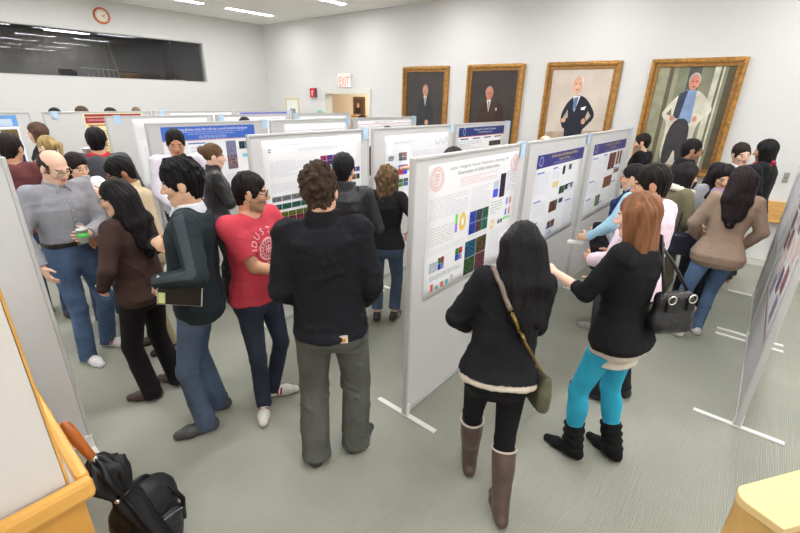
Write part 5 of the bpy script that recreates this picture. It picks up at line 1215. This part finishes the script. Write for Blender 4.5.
# right-hand group
person('blue', -.78, 4.18, -84, 1.63, 'f', 'woman in a light blue jacket with red-rimmed glasses, facing the posters',
       dict(lean=4, hL=(-.16, .31, 1.01), eL=(-.7, -.6, -.6), dL=(.1, 1, -.1), nL=(.9, 0, -.3), cL=.6, hR=(.12, .28, 1.02), fL=(-.09, .08, -4), fR=(.09, 0, 4)), head=(0, 6, 0), skin='asian', hair=dict(kind='pony', col=(34, 30, 32), vol=.004, fringe=.068), glasses=(176, 70, 70),
       top=dict(kind='jacket', col=(160, 200, 220), e=.030, hem=-.10, collar='stand', es=.026, wr=.006), bottom=dict(kind='jeans', col=(60, 66, 84), w=.06), shoes=dict(col=(150, 148, 144), sole=(214, 212, 206)), vox=.008)
person('pink', -.46, 3.11, -66, 1.76, 'm', 'dark-haired man in a pale pink shirt behind the red-haired woman',
       dict(lean=3, hL=(-.14, .26, 1.06), hR=(.14, .26, 1.04), fL=(-.11, .05, -8), fR=(.1, -.04, 12)), head=(-30, 10, 0), skin='tan', hair=dict(kind='crop', col=(34, 27, 24), vol=.008, fringe=.07), beard=.4,
       top=dict(kind='shirt', col=(232, 208, 220), e=.022, hem=-.08, collar='shirt', es=.02), bottom=dict(col=(36, 34, 38), w=.064), shoes=dict(col=(24, 23, 24)), vox=.008)
person('beige', -.10, 4.62, -14, 1.64, 'f', 'woman with long dark hair in a tan blazer and blue jeans, seen from behind',
       dict(lean=8, hL=(-.17, .19, .98), hR=(.19, .15, .96), eL=(-.9, -.6, -.1), eR=(.9, -.6, -.1), fL=(-.16, -.04, -50), fR=(.04, .1, -10), side=3), head=(-10, 14, -4), skin='tan', hair=dict(kind='long', col=(38, 28, 28), vol=.012, len=.34, wid=.10, amp=.0034, sx=-.02),
       top=dict(kind='blazer', col=(154, 132, 114), e=.026, hem=-.165, flare=.14, es=.022, collar='lapel', wr=.005), bottom=dict(kind='jeans', col=(88, 116, 164), w=.054, inf=.008), shoes=dict(col=(222, 220, 216), sole=(240, 238, 234)), vox=.008)
person('bob', -.56, 4.86, 66, 1.60, 'f', 'woman with a dark bob in an olive coat with a cream collar',
       dict(lean=3, hR=(.06, .27, 1.06), eR=(.8, -.4, -.6), hL=(-.08, .26, 1.04), cR=.8), head=(6, 6, 0), skin='asian', hair=dict(kind='bob', col=(36, 29, 31), vol=.012, len=.10),
       top=dict(kind='coat', col=(118, 112, 88), e=.036, hem=-.17, es=.030, collar='fur', ccol=(226, 218, 198), box=.98), bottom=dict(col=(104, 98, 80), w=.064), shoes=dict(col=(60, 52, 46)), vox=.0085)
person('sideblack', -1.35, 7.0, -86, 1.72, 'm', 'man in a black hooded jacket in profile, below the white-coat portrait',
       dict(lean=2, hR=(.14, .24, 1.02), hL=(-.16, .2, 1.0)), head=(-4, 6, 0), skin='light', beard=.7, hair=dict(kind='short', col=(46, 38, 34), vol=.006), top=dict(kind='jacket', col=(28, 27, 30), e=.034, hem=-.08, collar='hood'), bottom=dict(col=(34, 35, 44)), shoes=dict(), vox=.009)
person('darkman', -.66, 5.74, 78, 1.77, 'm', 'bearded man with glasses in a black zip jacket, facing right by the portrait',
       dict(lean=2, hR=(.14, .24, 1.02), hL=(-.16, .2, 1.0)), head=(4, 4, 0), skin=(176, 128, 98), beard=.7, hair=dict(kind='crop', col=(30, 26, 26), vol=.002), glasses=(40, 36, 36), top=dict(kind='jacket', col=(33, 35, 40), e=.028, hem=-.08, collar='stand'), bottom=dict(col=(40, 42, 52)), shoes=dict(), vox=.009)
person('lilac', -.27, 5.32, 172, 1.58, 'f', 'woman with a lilac scarf and grey coat, partly hidden behind the tan blazer',
       dict(lean=3, hR=(.10, .28, 1.06), hL=(-.10, .28, 1.06)), head=(-12, 16, 8), skin='asian', hair=dict(kind='long', col=(34, 28, 30), vol=.010, len=.22, front=.06), top=dict(kind='coat', col=(150, 150, 156), e=.030, hem=-.17, collar='scarf', scarf=(186, 160, 200)), bottom=dict(col=(40, 42, 50)), shoes=dict(), vox=.0085)
person('suit', -.215, 6.2, 158, 1.74, 'm', 'short-haired man in a dark suit jacket, facing the camera near the right of the wall',
       dict(lean=2, hR=(.12, .22, 1.05), hL=(-.16, .22, 1.0)), head=(-8, 8, 10), skin='fair', hair=dict(kind='crop', col=(52, 40, 34), vol=.003), top=dict(kind='suit_jacket', col=(38, 38, 46), e=.028, hem=-.15, collar='shirt', ccol=(222, 222, 226)), bottom=dict(col=(38, 38, 46)), shoes=dict(), vox=.0085)
person('redscarf', .03, 6.60, -82, 1.76, 'm', 'bearded man with chin-length black hair, black coat and red scarf, facing left',
       dict(lean=2, hL=(-.16, .22, 1.02), hR=(.14, .22, 1.0)), head=(-4, 8, 0), skin='tan', beard=.9, hair=dict(kind='bob', col=(28, 24, 25), vol=.008, len=.085), top=dict(kind='coat', col=(30, 31, 31), e=.030, hem=-.16, collar='scarf', scarf=(196, 64, 84)), bottom=dict(col=(36, 36, 42)), shoes=dict(), vox=.0085)
# left background
person('maroon', -4.95, .72, 22, 1.75, 'm', 'dark-haired man in a maroon hoodie and jeans at the left edge, seen from behind',
       dict(lean=2, hR=(.16, .2, 1.05), hL=(-.18, .18, 1.0)), head=(6, 6, 0), skin='olive', hair=dict(kind='short', col=(46, 36, 34), vol=.008), top=dict(kind='hoodie', col=(104, 58, 58), e=.032, hem=-.06, collar='hood', es=.026, box=.97), bottom=dict(kind='jeans', col=(56, 72, 110)), shoes=dict(col=(60, 58, 60)), vox=.009)
person('brownblk', -7.0, 1.37, -88, 1.72, 'f', 'brown-haired woman in black, in profile facing left, holding a dark bottle',
       dict(lean=2, hL=(-.14, .32, 1.12), eL=(-.7, -.4, -.6), nL=(1, 0, 0), cL=1.1, hR=(.14, .2, 1.0)), head=(0, 2, 0), skin='fair', hair=dict(kind='bob', col=(104, 78, 60), vol=.010, len=.09), top=dict(kind='jacket', col=(36, 35, 38), e=.028, hem=-.08), bottom=dict(col=(34, 34, 40)), shoes=dict(), vox=.009)
person('blonde', -5.88, 1.20, -38, 1.65, 'f', 'blonde woman with a ponytail, grey jacket and olive scarf behind the balding man',
       dict(lean=2, hL=(-.14, .27, 1.08), hR=(.12, .26, 1.04)), head=(-12, 6, 0), skin='fair', hair=dict(kind='pony', col=(204, 172, 116), vol=.006), top=dict(kind='jacket', col=(132, 130, 134), e=.028, hem=-.10, collar='scarf', scarf=(84, 82, 62)), bottom=dict(kind='jeans', col=(52, 62, 92)), shoes=dict(), vox=.009)
person('drinker', -4.50, 1.05, 158, 1.62, 'f', 'dark-haired woman raising a white cup to her mouth behind the balding man',
       dict(lean=2, hR=(.10, .22, 1.40), eR=(.7, .2, -.9), hL=(-.08, .22, 1.36), eL=(-.7, .2, -.9), dR=(-.7, .3, .4), nR=(-.2, -1, 0), dL=(.75, .3, .3), nL=(0, -1, 0), cR=.9, cL=.9), head=(-8, 12, 4), skin='light', hair=dict(kind='long', col=(44, 34, 32), vol=.008, len=.26), top=dict(kind='blouse', col=(226, 224, 226), e=.022, hem=-.05), bottom=dict(kind='jeans', col=(54, 66, 100)), shoes=dict(), vox=.009)
person('hoodie', -4.98, 1.38, 18, 1.77, 'm', 'black-haired man in a charcoal hooded jacket with a red collar, seen from behind',
       dict(lean=2, hL=(-.21, .20, 1.38), eL=(-1, .1, -.8), dL=(.1, .2, 1), nL=(1, .2, 0), cL=1.0, hR=(.14, .22, 1.04)), head=(-8, 6, 0), skin='asian', hair=dict(kind='short', col=(27, 25, 27), vol=.012), top=dict(kind='jacket', col=(78, 78, 83), e=.034, hem=-.08, collar='hood', scarf=(196, 40, 48), box=.97), bottom=dict(col=(46, 48, 58)), shoes=dict(), vox=.009)
# heads above and between the boards
def simple(key, x, y, a, H, sex, label, hair, top, hd=(0, 6, 0), skin='light'):
    person(key, x, y, a, H, sex, label, dict(hR=(.14, .22, 1.02), hL=(-.14, .22, 1.0)), head=hd, skin=skin, hair=hair, top=top, bottom=dict(col=(44, 46, 56)), shoes=dict(), vox=.0125, eyes=False)
simple('pinkhead', -1.98, 4.94, 30, 1.75, 'm', 'bald man whose pink crown shows over the middle front poster board', dict(kind='bald', col=(150, 130, 116), vol=-.004), dict(kind='shirt', col=(150, 160, 180)), skin='fair')
person('crown', -2.05, 3.25, -58, 1.72, 'm', 'person behind the nearest front board, crown just showing, whose hand points at the white poster', dict(lean=4, hR=(.02, .56, 1.49), eR=(.5, -.4, -1), dR=(0, 1, .1), nR=(-.3, 0, -1), cR=.5, hL=(-.2, .06, .9)), head=(0, 6, 0), skin='light', hair=dict(kind='short', col=(52, 46, 42), vol=.006), top=dict(kind='shirt', col=(120, 130, 150), sleeve=.7), bottom=dict(col=(60, 62, 70)), shoes=dict(), vox=.008)
simple('rowthree', -3.93, 4.42, 20, 1.75, 'm', 'dark-haired person whose crown shows over the second row below the first portrait', dict(kind='short', col=(40, 34, 32), vol=.006), dict(kind='sweater', col=(90, 60, 60)))
simple('doorway', -5.82, 5.84, 40, 1.79, 'm', 'black-haired person whose crown shows over the boards below the doorway', dict(kind='short', col=(30, 27, 28), vol=.01), dict(kind='jacket', col=(40, 40, 46)))
simple('blueback', -5.80, 3.47, 10, 1.80, 'm', 'dark-haired person whose crown shows over the right end of the blue-headed poster', dict(kind='short', col=(48, 40, 38), vol=.006), dict(kind='jacket', col=(56, 58, 66)))
for i, (y, H, col, lb) in enumerate(((2.01, 1.83, (44, 36, 34), 'dark-haired person peeking over the rearmost boards, leftmost of four, beside a blue card'), (2.55, 1.84, (104, 82, 62), 'brown-haired person peeking over the rearmost boards, just left of the yellow poster'),
                                    (2.79, 1.83, (64, 48, 42), 'dark brown-haired person peeking over the rearmost boards above the yellow poster'), (3.41, 1.82, (150, 122, 92), 'light-haired person peeking over the rearmost boards, rightmost of four'))):
    simple('peek%d' % i, (-9.0, -9.5, -9.0, -9.5)[i], y, (160, -100, 100, 170)[i], H, 'm', lb, dict(kind='short', col=col, vol=.004), dict(kind='sweater', col=((70, 80, 100), (110, 100, 90), (60, 60, 70), (120, 60, 60))[i]))
# ------------------------------------------------------------------ things people hold, carry or set down
def wmesh(m, J, name, mats, par=None, **k):
    m.v = [tuple(W2(J, v)) for v in m.v]; o = m.build(name, mats, par, **k); return o
def rooted(J, p, name, label, cat, group=None):
    """an Empty at the thing's base, not rotated; parts are built in world axes relative to it"""
    w = W2(J, p); o = empty(name, tuple(w), label, cat, group); return o, w
def part(m, J, w, name, mats, o, **k):
    m.v = [tuple(W2(J, v) - w) for v in m.v]; return m.build(name, mats, o, **k)
def sdfpart(g, J, w, name, mats, o, h=.006, fn=None, wr=0, f=1.0):
    V, Q = g.mesh(h)
    if wr: V = V + vnormals(V, Q) * (wrinkle(V, 5, f) * wr)[:, None]
    V = V @ J['M'][:3, :3].T + J['M'][:3, 3] - w
    return fromVQ(name, V, Q, mats, o)
def grip(J, side):
    W_, E_ = (J['WR'], J['ER']) if side > 0 else (J['WL'], J['EL']); return W_
# shirt print on the red T-shirt
J = PEOPLE['red']; ob, V, Q = J['top']; bvh = BVHTree.FromPolygons([tuple(v) for v in V], [tuple(int(i) for i in q) for q in Q])
Fw, Rt, U, C = J['Ft'], J['Rt'], J['U'], J['C']
def chest(u, v, lift=.0025):
    p = C + Rt * u + U * v + Fw * .5; hit = bvh.ray_cast(Vector(p), Vector(-Fw), 1.0)
    if hit[0] is None: return None
    return np.array(hit[0]) + Fw * lift
m = MB(); cu, cv, RR = .0, -.16, .118
word = 'INDUSTRIAL'
def addpoly(vs2, fs2, lift=.003):
    P = [chest(a, b, lift) for a, b in vs2]
    if any(p is None for p in P): return
    m.add(P, fs2)
for i, ch in enumerate(word):
    an = math.radians(112 - i * 224 / (len(word) - 1)); vs, fs = text_mesh(ch, .058)
    ca, sa = math.cos(an), math.sin(an)
    # letter upright along the arc: x axis = tangent, y axis = radial; mirrored so it reads from the front (wearer's right = viewer's left)
    P2 = []
    for (x_, y_, z_) in vs:
        rr = RR + y_; tx = -(x_); px = math.sin(an) * rr + tx * math.cos(an); py = math.cos(an) * rr - tx * math.sin(an)
        P2.append((cu + px, cv + py))
    addpoly(P2, fs)
def circ(ra, rb, n=30, cx=0, cy=0):
    P2 = []
    for i in range(n):
        a = 2 * PI * i / n
        for q in (ra, rb): P2.append((cu + cx + q * math.sin(a), cv + cy + q * math.cos(a)))
    addpoly(P2, [(2 * i, 2 * i + 1, (2 * i + 3) % (2 * n), (2 * i + 2) % (2 * n)) for i in range(n)])
circ(.066, .076); circ(.042, .047)
for i in range(16):
    a = 2 * PI * i / 16; P2 = []
    for (q, t) in ((.050, -.005), (.050, .005), (.063, .005), (.063, -.005)): P2.append((cu + q * math.sin(a) + t * math.cos(a), cv + q * math.cos(a) - t * math.sin(a)))
    addpoly(P2, [(0, 1, 2, 3)])
for (x0, y0, x1, y1) in ((-.03, -.006, .03, .006), (-.006, -.03, .006, .03), (-.024, .012, -.012, .026), (.012, .012, .024, .026), (-.022, -.028, -.012, -.014), (.012, -.028, .022, -.014)): addpoly([(cu + x0, cv + y0), (cu + x1, cv + y0), (cu + x1, cv + y1), (cu + x0, cv + y1)], [(0, 1, 2, 3)])
for cx in (-.045, 0, .045): circ(.010, .019, 12, cx, -.105)
wmesh(m, J, 'shirt_print', mat('shirt print', (240, 186, 190), .8, .1), J['body'])
# Carhartt-like square patch on the trousers of the man in the centre, plain
J = PEOPLE['black']
def on_surface(J, V, Q, p, d): 
    b = BVHTree.FromPolygons([tuple(v) for v in V], [tuple(int(i) for i in q) for q in Q]); h = b.ray_cast(Vector(p), Vector(d), 1.0); return np.array(h[0]) if h[0] is not None else None
c0 = J['pel'] + J['R'] * .075 - J['F'] * .149 - J['U'] * .052
m = MB(); m.obox(c0, (J['R'], J['F'], J['U']), (.02, .004, .02)); pt = wmesh(m, J, 'back_patch', plain((226, 214, 196), .7), J['body'])
m = MB(); m.obox(c0 - J['F'] * .0045 - J['U'] * .004, (J['R'], J['F'], J['U']), (.009, .001, .010)); wmesh(m, J, 'patch_mark', plain((206, 140, 60), .7), pt)
# white cuffs of the crossed-arms man are left under the sleeves; his notebook
J = PEOPLE['asian']; wr_ = J['WL']; cN = wr_ + J['Bf'] @ np.array([-.05, -.115, -.035])
o, w = rooted(J, cN, 'notebook', 'black notebook held under the crossed arms of the man in the green sweater', 'notebook')
e1 = J['Bf'] @ nrm((-.05, -1, -.10)); e3 = J['Bf'] @ nrm((-1, .05, .05)); e2 = nrm(np.cross(e3, e1)); e2 = e2 * (1 if e2[2] > 0 else -1)
m = MB(); m.obox(cN - e3 * .006, (e1, e2, e3), (.105, .075, .002)); m.obox(cN + e3 * .009, (e1, e2, e3), (.105, .075, .002)); part(m, J, w, 'cover', leather((26, 23, 23), .5), o, bevel=.001)
m = MB(); m.obox(cN + e3 * .002, (e1, e2, e3), (.109, .078, .0045)); part(m, J, w, 'pages', plain((226, 222, 212), .7), o)
m = MB(); m.obox(cN + e3 * .011 - e1 * .085 - e2 * .04, (e1, e2, e3), (.016, .03, .0006)); part(m, J, w, 'sticky_tab', plain((206, 216, 150), .6), o)
# cups
def cup(J, p, up, name, label, col, r=.036, hh=.10, drink=None, lid=False):
    o, w = rooted(J, p, name, label, 'cup'); up = nrm(up); e1 = nrm(np.cross(up, (0.3, 1, .2))); e2 = np.cross(up, e1)
    m = MB(); m.lathe([(.0001, 0), (r * .74, 0), (r, hh), (r * 1.04, hh), (r * 1.0, hh + .003), (r * .93, hh), (r * .70, .006), (.0001, .006)], c=p, ax=(e1, e2, up), n=20); part(m, J, w, 'wall', mat('cup', col, .3, .5), o, smooth=True)
    if drink: m = MB(); m.lathe([(.0001, .06), (r * .84, .06), (r * .9, .035), (.0001, .035)], c=p, ax=(e1, e2, up), n=20); part(m, J, w, 'band', mat('drink', drink, .3, .5), o)
    return o
J = PEOPLE['bald']; h_ = J['WL'] + J['Bf'] @ np.array([.085, .075, -.03]); cup(J, h_, (0, 0, 1), 'plastic_cup', 'clear cup with a green band held by the balding man', (214, 222, 216), drink=None)
o = SC.objects.get('plastic_cup'); 
m = MB(); w = W2(J, h_); m.lathe([(.0315, .045), (.0365, .075), (.0375, .075), (.0325, .045)], c=h_, n=20); part(m, J, w, 'green_band', plain((90, 200, 90), .4), o, smooth=True)
J = PEOPLE['drinker']; h_ = J['hp']((0, .10, -.075)); cup(J, h_ + J['Ft'] * .02 - J['U'] * .06, J['U'] - J['Ft'] * .25, 'paper_cup', 'white paper cup at the mouth of the woman behind the balding man', (240, 240, 240), r=.034, hh=.085)
J = PEOPLE['hoodie']; h_ = J['WL'] + J['Bf'] @ np.array([.045, .03, .03]); cup(J, h_, (0, 0, 1), 'foam_cup', 'white cup raised beside the man in the charcoal hooded jacket', (240, 240, 242), r=.045, hh=.12)
# dark bottle
J = PEOPLE['brownblk']; h_ = J['WL'] + nrm(J['WL'] - J['EL']) * .07 + J['Rt'] * .035; o, w = rooted(J, h_ - np.array([0, 0, .08]), 'bottle', 'small dark bottle in the hand of the brown-haired woman in black', 'bottle')
m = MB(); m.lathe([(.0001, 0), (.03, 0), (.032, .01), (.032, .13), (.014, .18), (.013, .22)], c=h_ - np.array([0, 0, .08]), n=18); part(m, J, w, 'glass_body', plain((40, 34, 34), .2, .6), o, smooth=True)
m = MB(); m.lathe([(.014, .215), (.015, .235), (.0001, .236)], c=h_ - np.array([0, 0, .08]), n=16); part(m, J, w, 'cap', plain((90, 90, 96), .4), o, smooth=True)
# folded paper in the blue-jacketed woman's hand, navy sling bag, black coat over the arm
J = PEOPLE['blue']; h_ = J['WL'] + nrm(J['WL'] - J['EL']) * .12; o, w = rooted(J, h_, 'folded_paper', 'folded white paper held out by the woman in the light blue jacket', 'paper')
m = MB(); e1, e2, e3 = J['Ft'], J['Rt'], J['U']; m.obox(h_ + e1 * .03, (e1, nrm(e2 + e3 * .2), nrm(e3 - e2 * .2)), (.075, .035, .004)); m.obox(h_ + e1 * .03 + e3 * .009, (e1, nrm(e2 + e3 * .05), nrm(e3 - e2 * .05)), (.073, .034, .003)); part(m, J, w, 'sheets', plain((240, 240, 236), .6), o)
o, w = rooted(J, J['pel'] - J['Rt'] * .24 + J['Ft'] * .06, 'draped_coat', 'black coat draped over the arm of the woman in the light blue jacket', 'coat'); p = J['pel']
g = Sdf(); g.cone(J['EL'] * .45 + J['WL'] * .55 + J['U'] * .045, J['EL'] * .45 + J['WL'] * .55 - J['U'] * .30 - J['Ft'] * .03, .07, .10, k=0, flat=(J['Ft'] * .0 + J['Rt'], .6)); g.cone(J['WL'] * .5 + J['EL'] * .5 - J['U'] * .1, J['pel'] - J['Rt'] * .22 - J['U'] * .16, .08, .09, k=.03, flat=(J['Rt'], .6)); sdfpart(g, J, w, 'cloth_folds', cloth((32, 32, 38)), o, .009, wr=.010)
J['scarfbag'] = True
o, w = rooted(J, J['C'] + J['Rt'] * -.1, 'navy_scarf', 'navy scarf hanging over the shoulder of the woman in the light blue jacket', 'scarf'); g = Sdf()
a_ = J['SL'] + J['U'] * .085 + J['Rt'] * .05; b_ = J['C'] - J['Rt'] * .155 + J['Ft'] * .12 - J['U'] * .05; c_ = J['C'] - J['Rt'] * .19 + J['Ft'] * .135 - J['U'] * .26
g.cone(J['C'] - J['Rt'] * .11 - J['Ft'] * .13 - J['U'] * .02, a_, .035, .035, k=0, flat=(J['U'], .6)); g.cone(a_, b_, .045, .05, k=.02, flat=(J['Ft'], .6)); g.cone(b_, c_, .055, .05, k=.02, flat=(J['Ft'], .6)); sdfpart(g, J, w, 'fabric', cloth((34, 48, 84)), o, .008, wr=.006)
# black handbag of the red-haired woman
J = PEOPLE['redh']; R, F, U = J['R'], J['F'], J['U']; cB = J['pel'] - F * .205 + J['Rt'] * .09 + U * .17; o, w = rooted(J, cB - U * .15, 'handbag', 'black leather handbag with silver rings hanging behind the red-haired woman', 'handbag')
A3 = (nrm(R * .9 - F * .44), nrm(F * .9 + R * .44), U); g = Sdf(); g.rbox(cB, (.11, .048, .115), A3, r=.045, k=0); g.rbox(cB - U * .07, (.122, .054, .055), A3, r=.045, k=.05); sdfpart(g, J, w, 'bag_body', leather((27, 26, 28), .36), o, .006, wr=.005)
nB = -A3[1]
for sg in (-1, 1):
    m = MB(); cc = cB + U * .085 + A3[0] * sg * .06 + nB * .056; m.tube([cc + (A3[0] * math.cos(t * PI / 10) + U * math.sin(t * PI / 10)) * .022 for t in range(20)], .005, 8, closed=True); part(m, J, w, 'ring', mat('steel', (200, 198, 190), .25, .5, metal=.9), o, smooth=True)
    m = MB(); m.obox(cB + U * .05 + A3[0] * sg * .06 + nB * .053, (A3[0], nB, U), (.02, .004, .03)); part(m, J, w, 'tab', leather((22, 21, 23), .35), o)
m = MB(); top_ = J['SL'] * .65 + J['C'] * .35 + U * .075 - F * .03; l_ = cB + U * .11 - A3[0] * .07; r_ = cB + U * .11 + A3[0] * .07; top2 = J['SR'] * .45 + J['C'] * .55 + U * .055 - F * .10
tt = J['C'] - J['Rt'] * -.10 + U * .06 - F * .06; top_ = J['SR'] * .8 + J['C'] * .2 + U * .085
m.tube([l_, l_ + (top_ - l_) * .5 - F * .03, top_ - F * .06 - U * .01, top_, r_ + (top_ - r_) * .5 - F * .02, r_], .009, 8); part(m, J, w, 'strap', leather((24, 23, 25), .35), o, smooth=True)
# olive shoulder bag with a chain on the woman in boots
J = PEOPLE['boots']; R, F, U = J['R'], J['F'], J['U']; cB = J['pel'] + R * .225 - F * .05 - U * .075; o, w = rooted(J, cB - U * .14, 'shoulder_bag', 'olive shoulder bag on a gold chain at the hip of the woman in tall boots', 'bag')
A3 = (F, R, U); g = Sdf(); g.rbox(cB, (.10, .03, .10), A3, r=.03, k=0); g.rbox(cB - U * .04, (.105, .038, .065), A3, r=.04, k=.03); sdfpart(g, J, w, 'bag_body', leather((80, 77, 58), .45), o, .006, wr=.004)
ob, V, Q = J['top']; Vh, Qh = J['hair']; Q = np.concatenate([Q, Qh + len(V)]); V = np.concatenate([V, Vh]); bv = BVHTree.FromPolygons([tuple(v) for v in V], [tuple(int(i) for i in q) for q in Q]); s0 = J['SL'] * .92 + J['C'] * .08 + U * .072; s1 = cB + U * .095
pts = []
for i in range(33):
    t = i / 32; p = s0 + (s1 - s0) * t; p = p - R * (.045 * math.sin(PI * t)); q = bv.ray_cast(Vector(p - F * .6), Vector(F), 1.2); pts.append((np.array(q[0]) - F * .012) if (q[0] is not None and t < .93) else p)
m = MB(); m.tube(pts[:12], .013, 8); part(m, J, w, 'leather_strap', leather((116, 102, 88), .5), o, smooth=True)
m = MB()
for i in range(12, 32):
    for hf in (.25, .75):
        a_, b_ = pts[i], pts[i + 1]; d_ = nrm(b_ - a_); cc = a_ + (b_ - a_) * hf; sdv = nrm(np.cross(d_, F)) if hf < .5 else F
        m.tube([cc + (d_ * math.cos(t * PI / 4) * .013 + sdv * math.sin(t * PI / 4) * .007) for t in range(8)], .0024, 5, closed=True)
m.tube(pts[11:33:1], .0016, 5); part(m, J, w, 'chain', mat('brass', (176, 146, 84), .3, .5, metal=.9), o, smooth=True)
# dark bag at the feet of the tan-blazer group
J = PEOPLE['bob']; cB = J['pel'] + J['R'] * .26 + J['F'] * .06; o, w = rooted(J, cB - np.array([0, 0, .15]), 'shoulder_bag', 'navy shoulder bag hanging at the side of the woman in the olive coat', 'bag'); g = Sdf(); g.rbox(cB, (.05, .13, .12), (J['R'], J['F'], J['U']), r=.04, k=0); sdfpart(g, J, w, 'bag_body', leather((30, 32, 50), .4), o, .009, wr=.004)
m = MB(); m.tube([cB + J['U'] * .1 + J['F'] * .08, J['SR'] + J['U'] * .10 + J['F'] * .01, cB + J['U'] * .1 - J['F'] * .08], .009, 8); part(m, J, w, 'strap', leather((30, 32, 46), .4), o, smooth=True)
# backpack on the floor by the desk
I4 = dict(M=np.eye(4)); bx, by = -1.875, .35; o = empty('backpack', (bx, by, 0), 'black backpack standing on the floor behind the umbrella', 'backpack'); w = np.array([bx, by, 0.])
U = nrm((.12, .05, 1)); F = nrm(np.array([.95, .25, 0]) - U * (np.array([.95, .25, 0]) @ U)); R = np.cross(F, U); A3 = (R, F, U); c0 = w + U * .205
g = Sdf(); g.rbox(c0 - U * .03, (.15, .085, .175), A3, r=.075, k=0); g.ell(c0 + U * .07, (.135, .09, .13), A3, k=.05); sdfpart(g, I4, w, 'main_compartment', mat('black nylon', (26, 26, 30), .5, .4, bump=.15, bscale=60), o, .007, wr=.004)
g = Sdf(); g.rbox(c0 - U * .09 + F * .085, (.125, .045, .125), A3, r=.045, k=0); sdfpart(g, I4, w, 'front_pocket', mat('black nylon', (34, 34, 40), .45, .4, bump=.15, bscale=60), o, .007, wr=.004)
for sg in (-1, 1):
    m = MB(); m.tube([c0 + U * .16 + R * sg * .06 - F * .05, c0 + U * .14 + R * sg * .09 + F * .06, c0 + U * .05 + R * sg * .12 + F * .11, c0 - U * .12 + R * sg * .135 + F * .09], .012, 8); part(m, I4, w, 'compression_strap', plain((16, 16, 18), .5), o, smooth=True)
m = MB(); m.tube([c0 + U * (.18 + .03 * math.sin(t * PI / 8)) + R * (.05 * math.cos(t * PI / 8)) - F * .03 for t in range(9)], .010, 8); part(m, I4, w, 'carry_loop', plain((18, 18, 20), .5), o, smooth=True)
m = MB(); m.obox(c0 + U * .04 + F * .099 + R * .04, (R, F, U), (.018, .003, .028)); part(m, I4, w, 'logo_patch', plain((200, 200, 204), .5), o)
m = MB(); m.tube([c0 + U * .02 + F * .132 + R * (-.10 + .2 * t / 10) - U * (.0 + .03 * math.cos((t - 5) / 5 * 1.4)) * -1 - F * .0 for t in range(11)], .003, 6); part(m, I4, w, 'zipper', plain((120, 120, 126), .4), o)
# ------------------------------------------------------------------ light and view
w = bpy.data.worlds.new('world'); SC.world = w; w.use_nodes = True
w.node_tree.nodes['Background'].inputs[0].default_value = (1.0, .995, .985, 1); w.node_tree.nodes['Background'].inputs[1].default_value = AMB
SC.view_settings.view_transform = 'Standard'; SC.view_settings.look = 'None'; SC.view_settings.gamma = 1.0; SC.view_settings.exposure = EXPO
try: SC.view_settings.use_curve_mapping = False
except Exception: pass
try:
    SC.cycles.max_bounces = 6; SC.cycles.diffuse_bounces = 4; SC.cycles.transparent_max_bounces = 8; SC.cycles.use_denoising = True
    SC.cycles.sample_clamp_indirect = 6
except Exception: pass
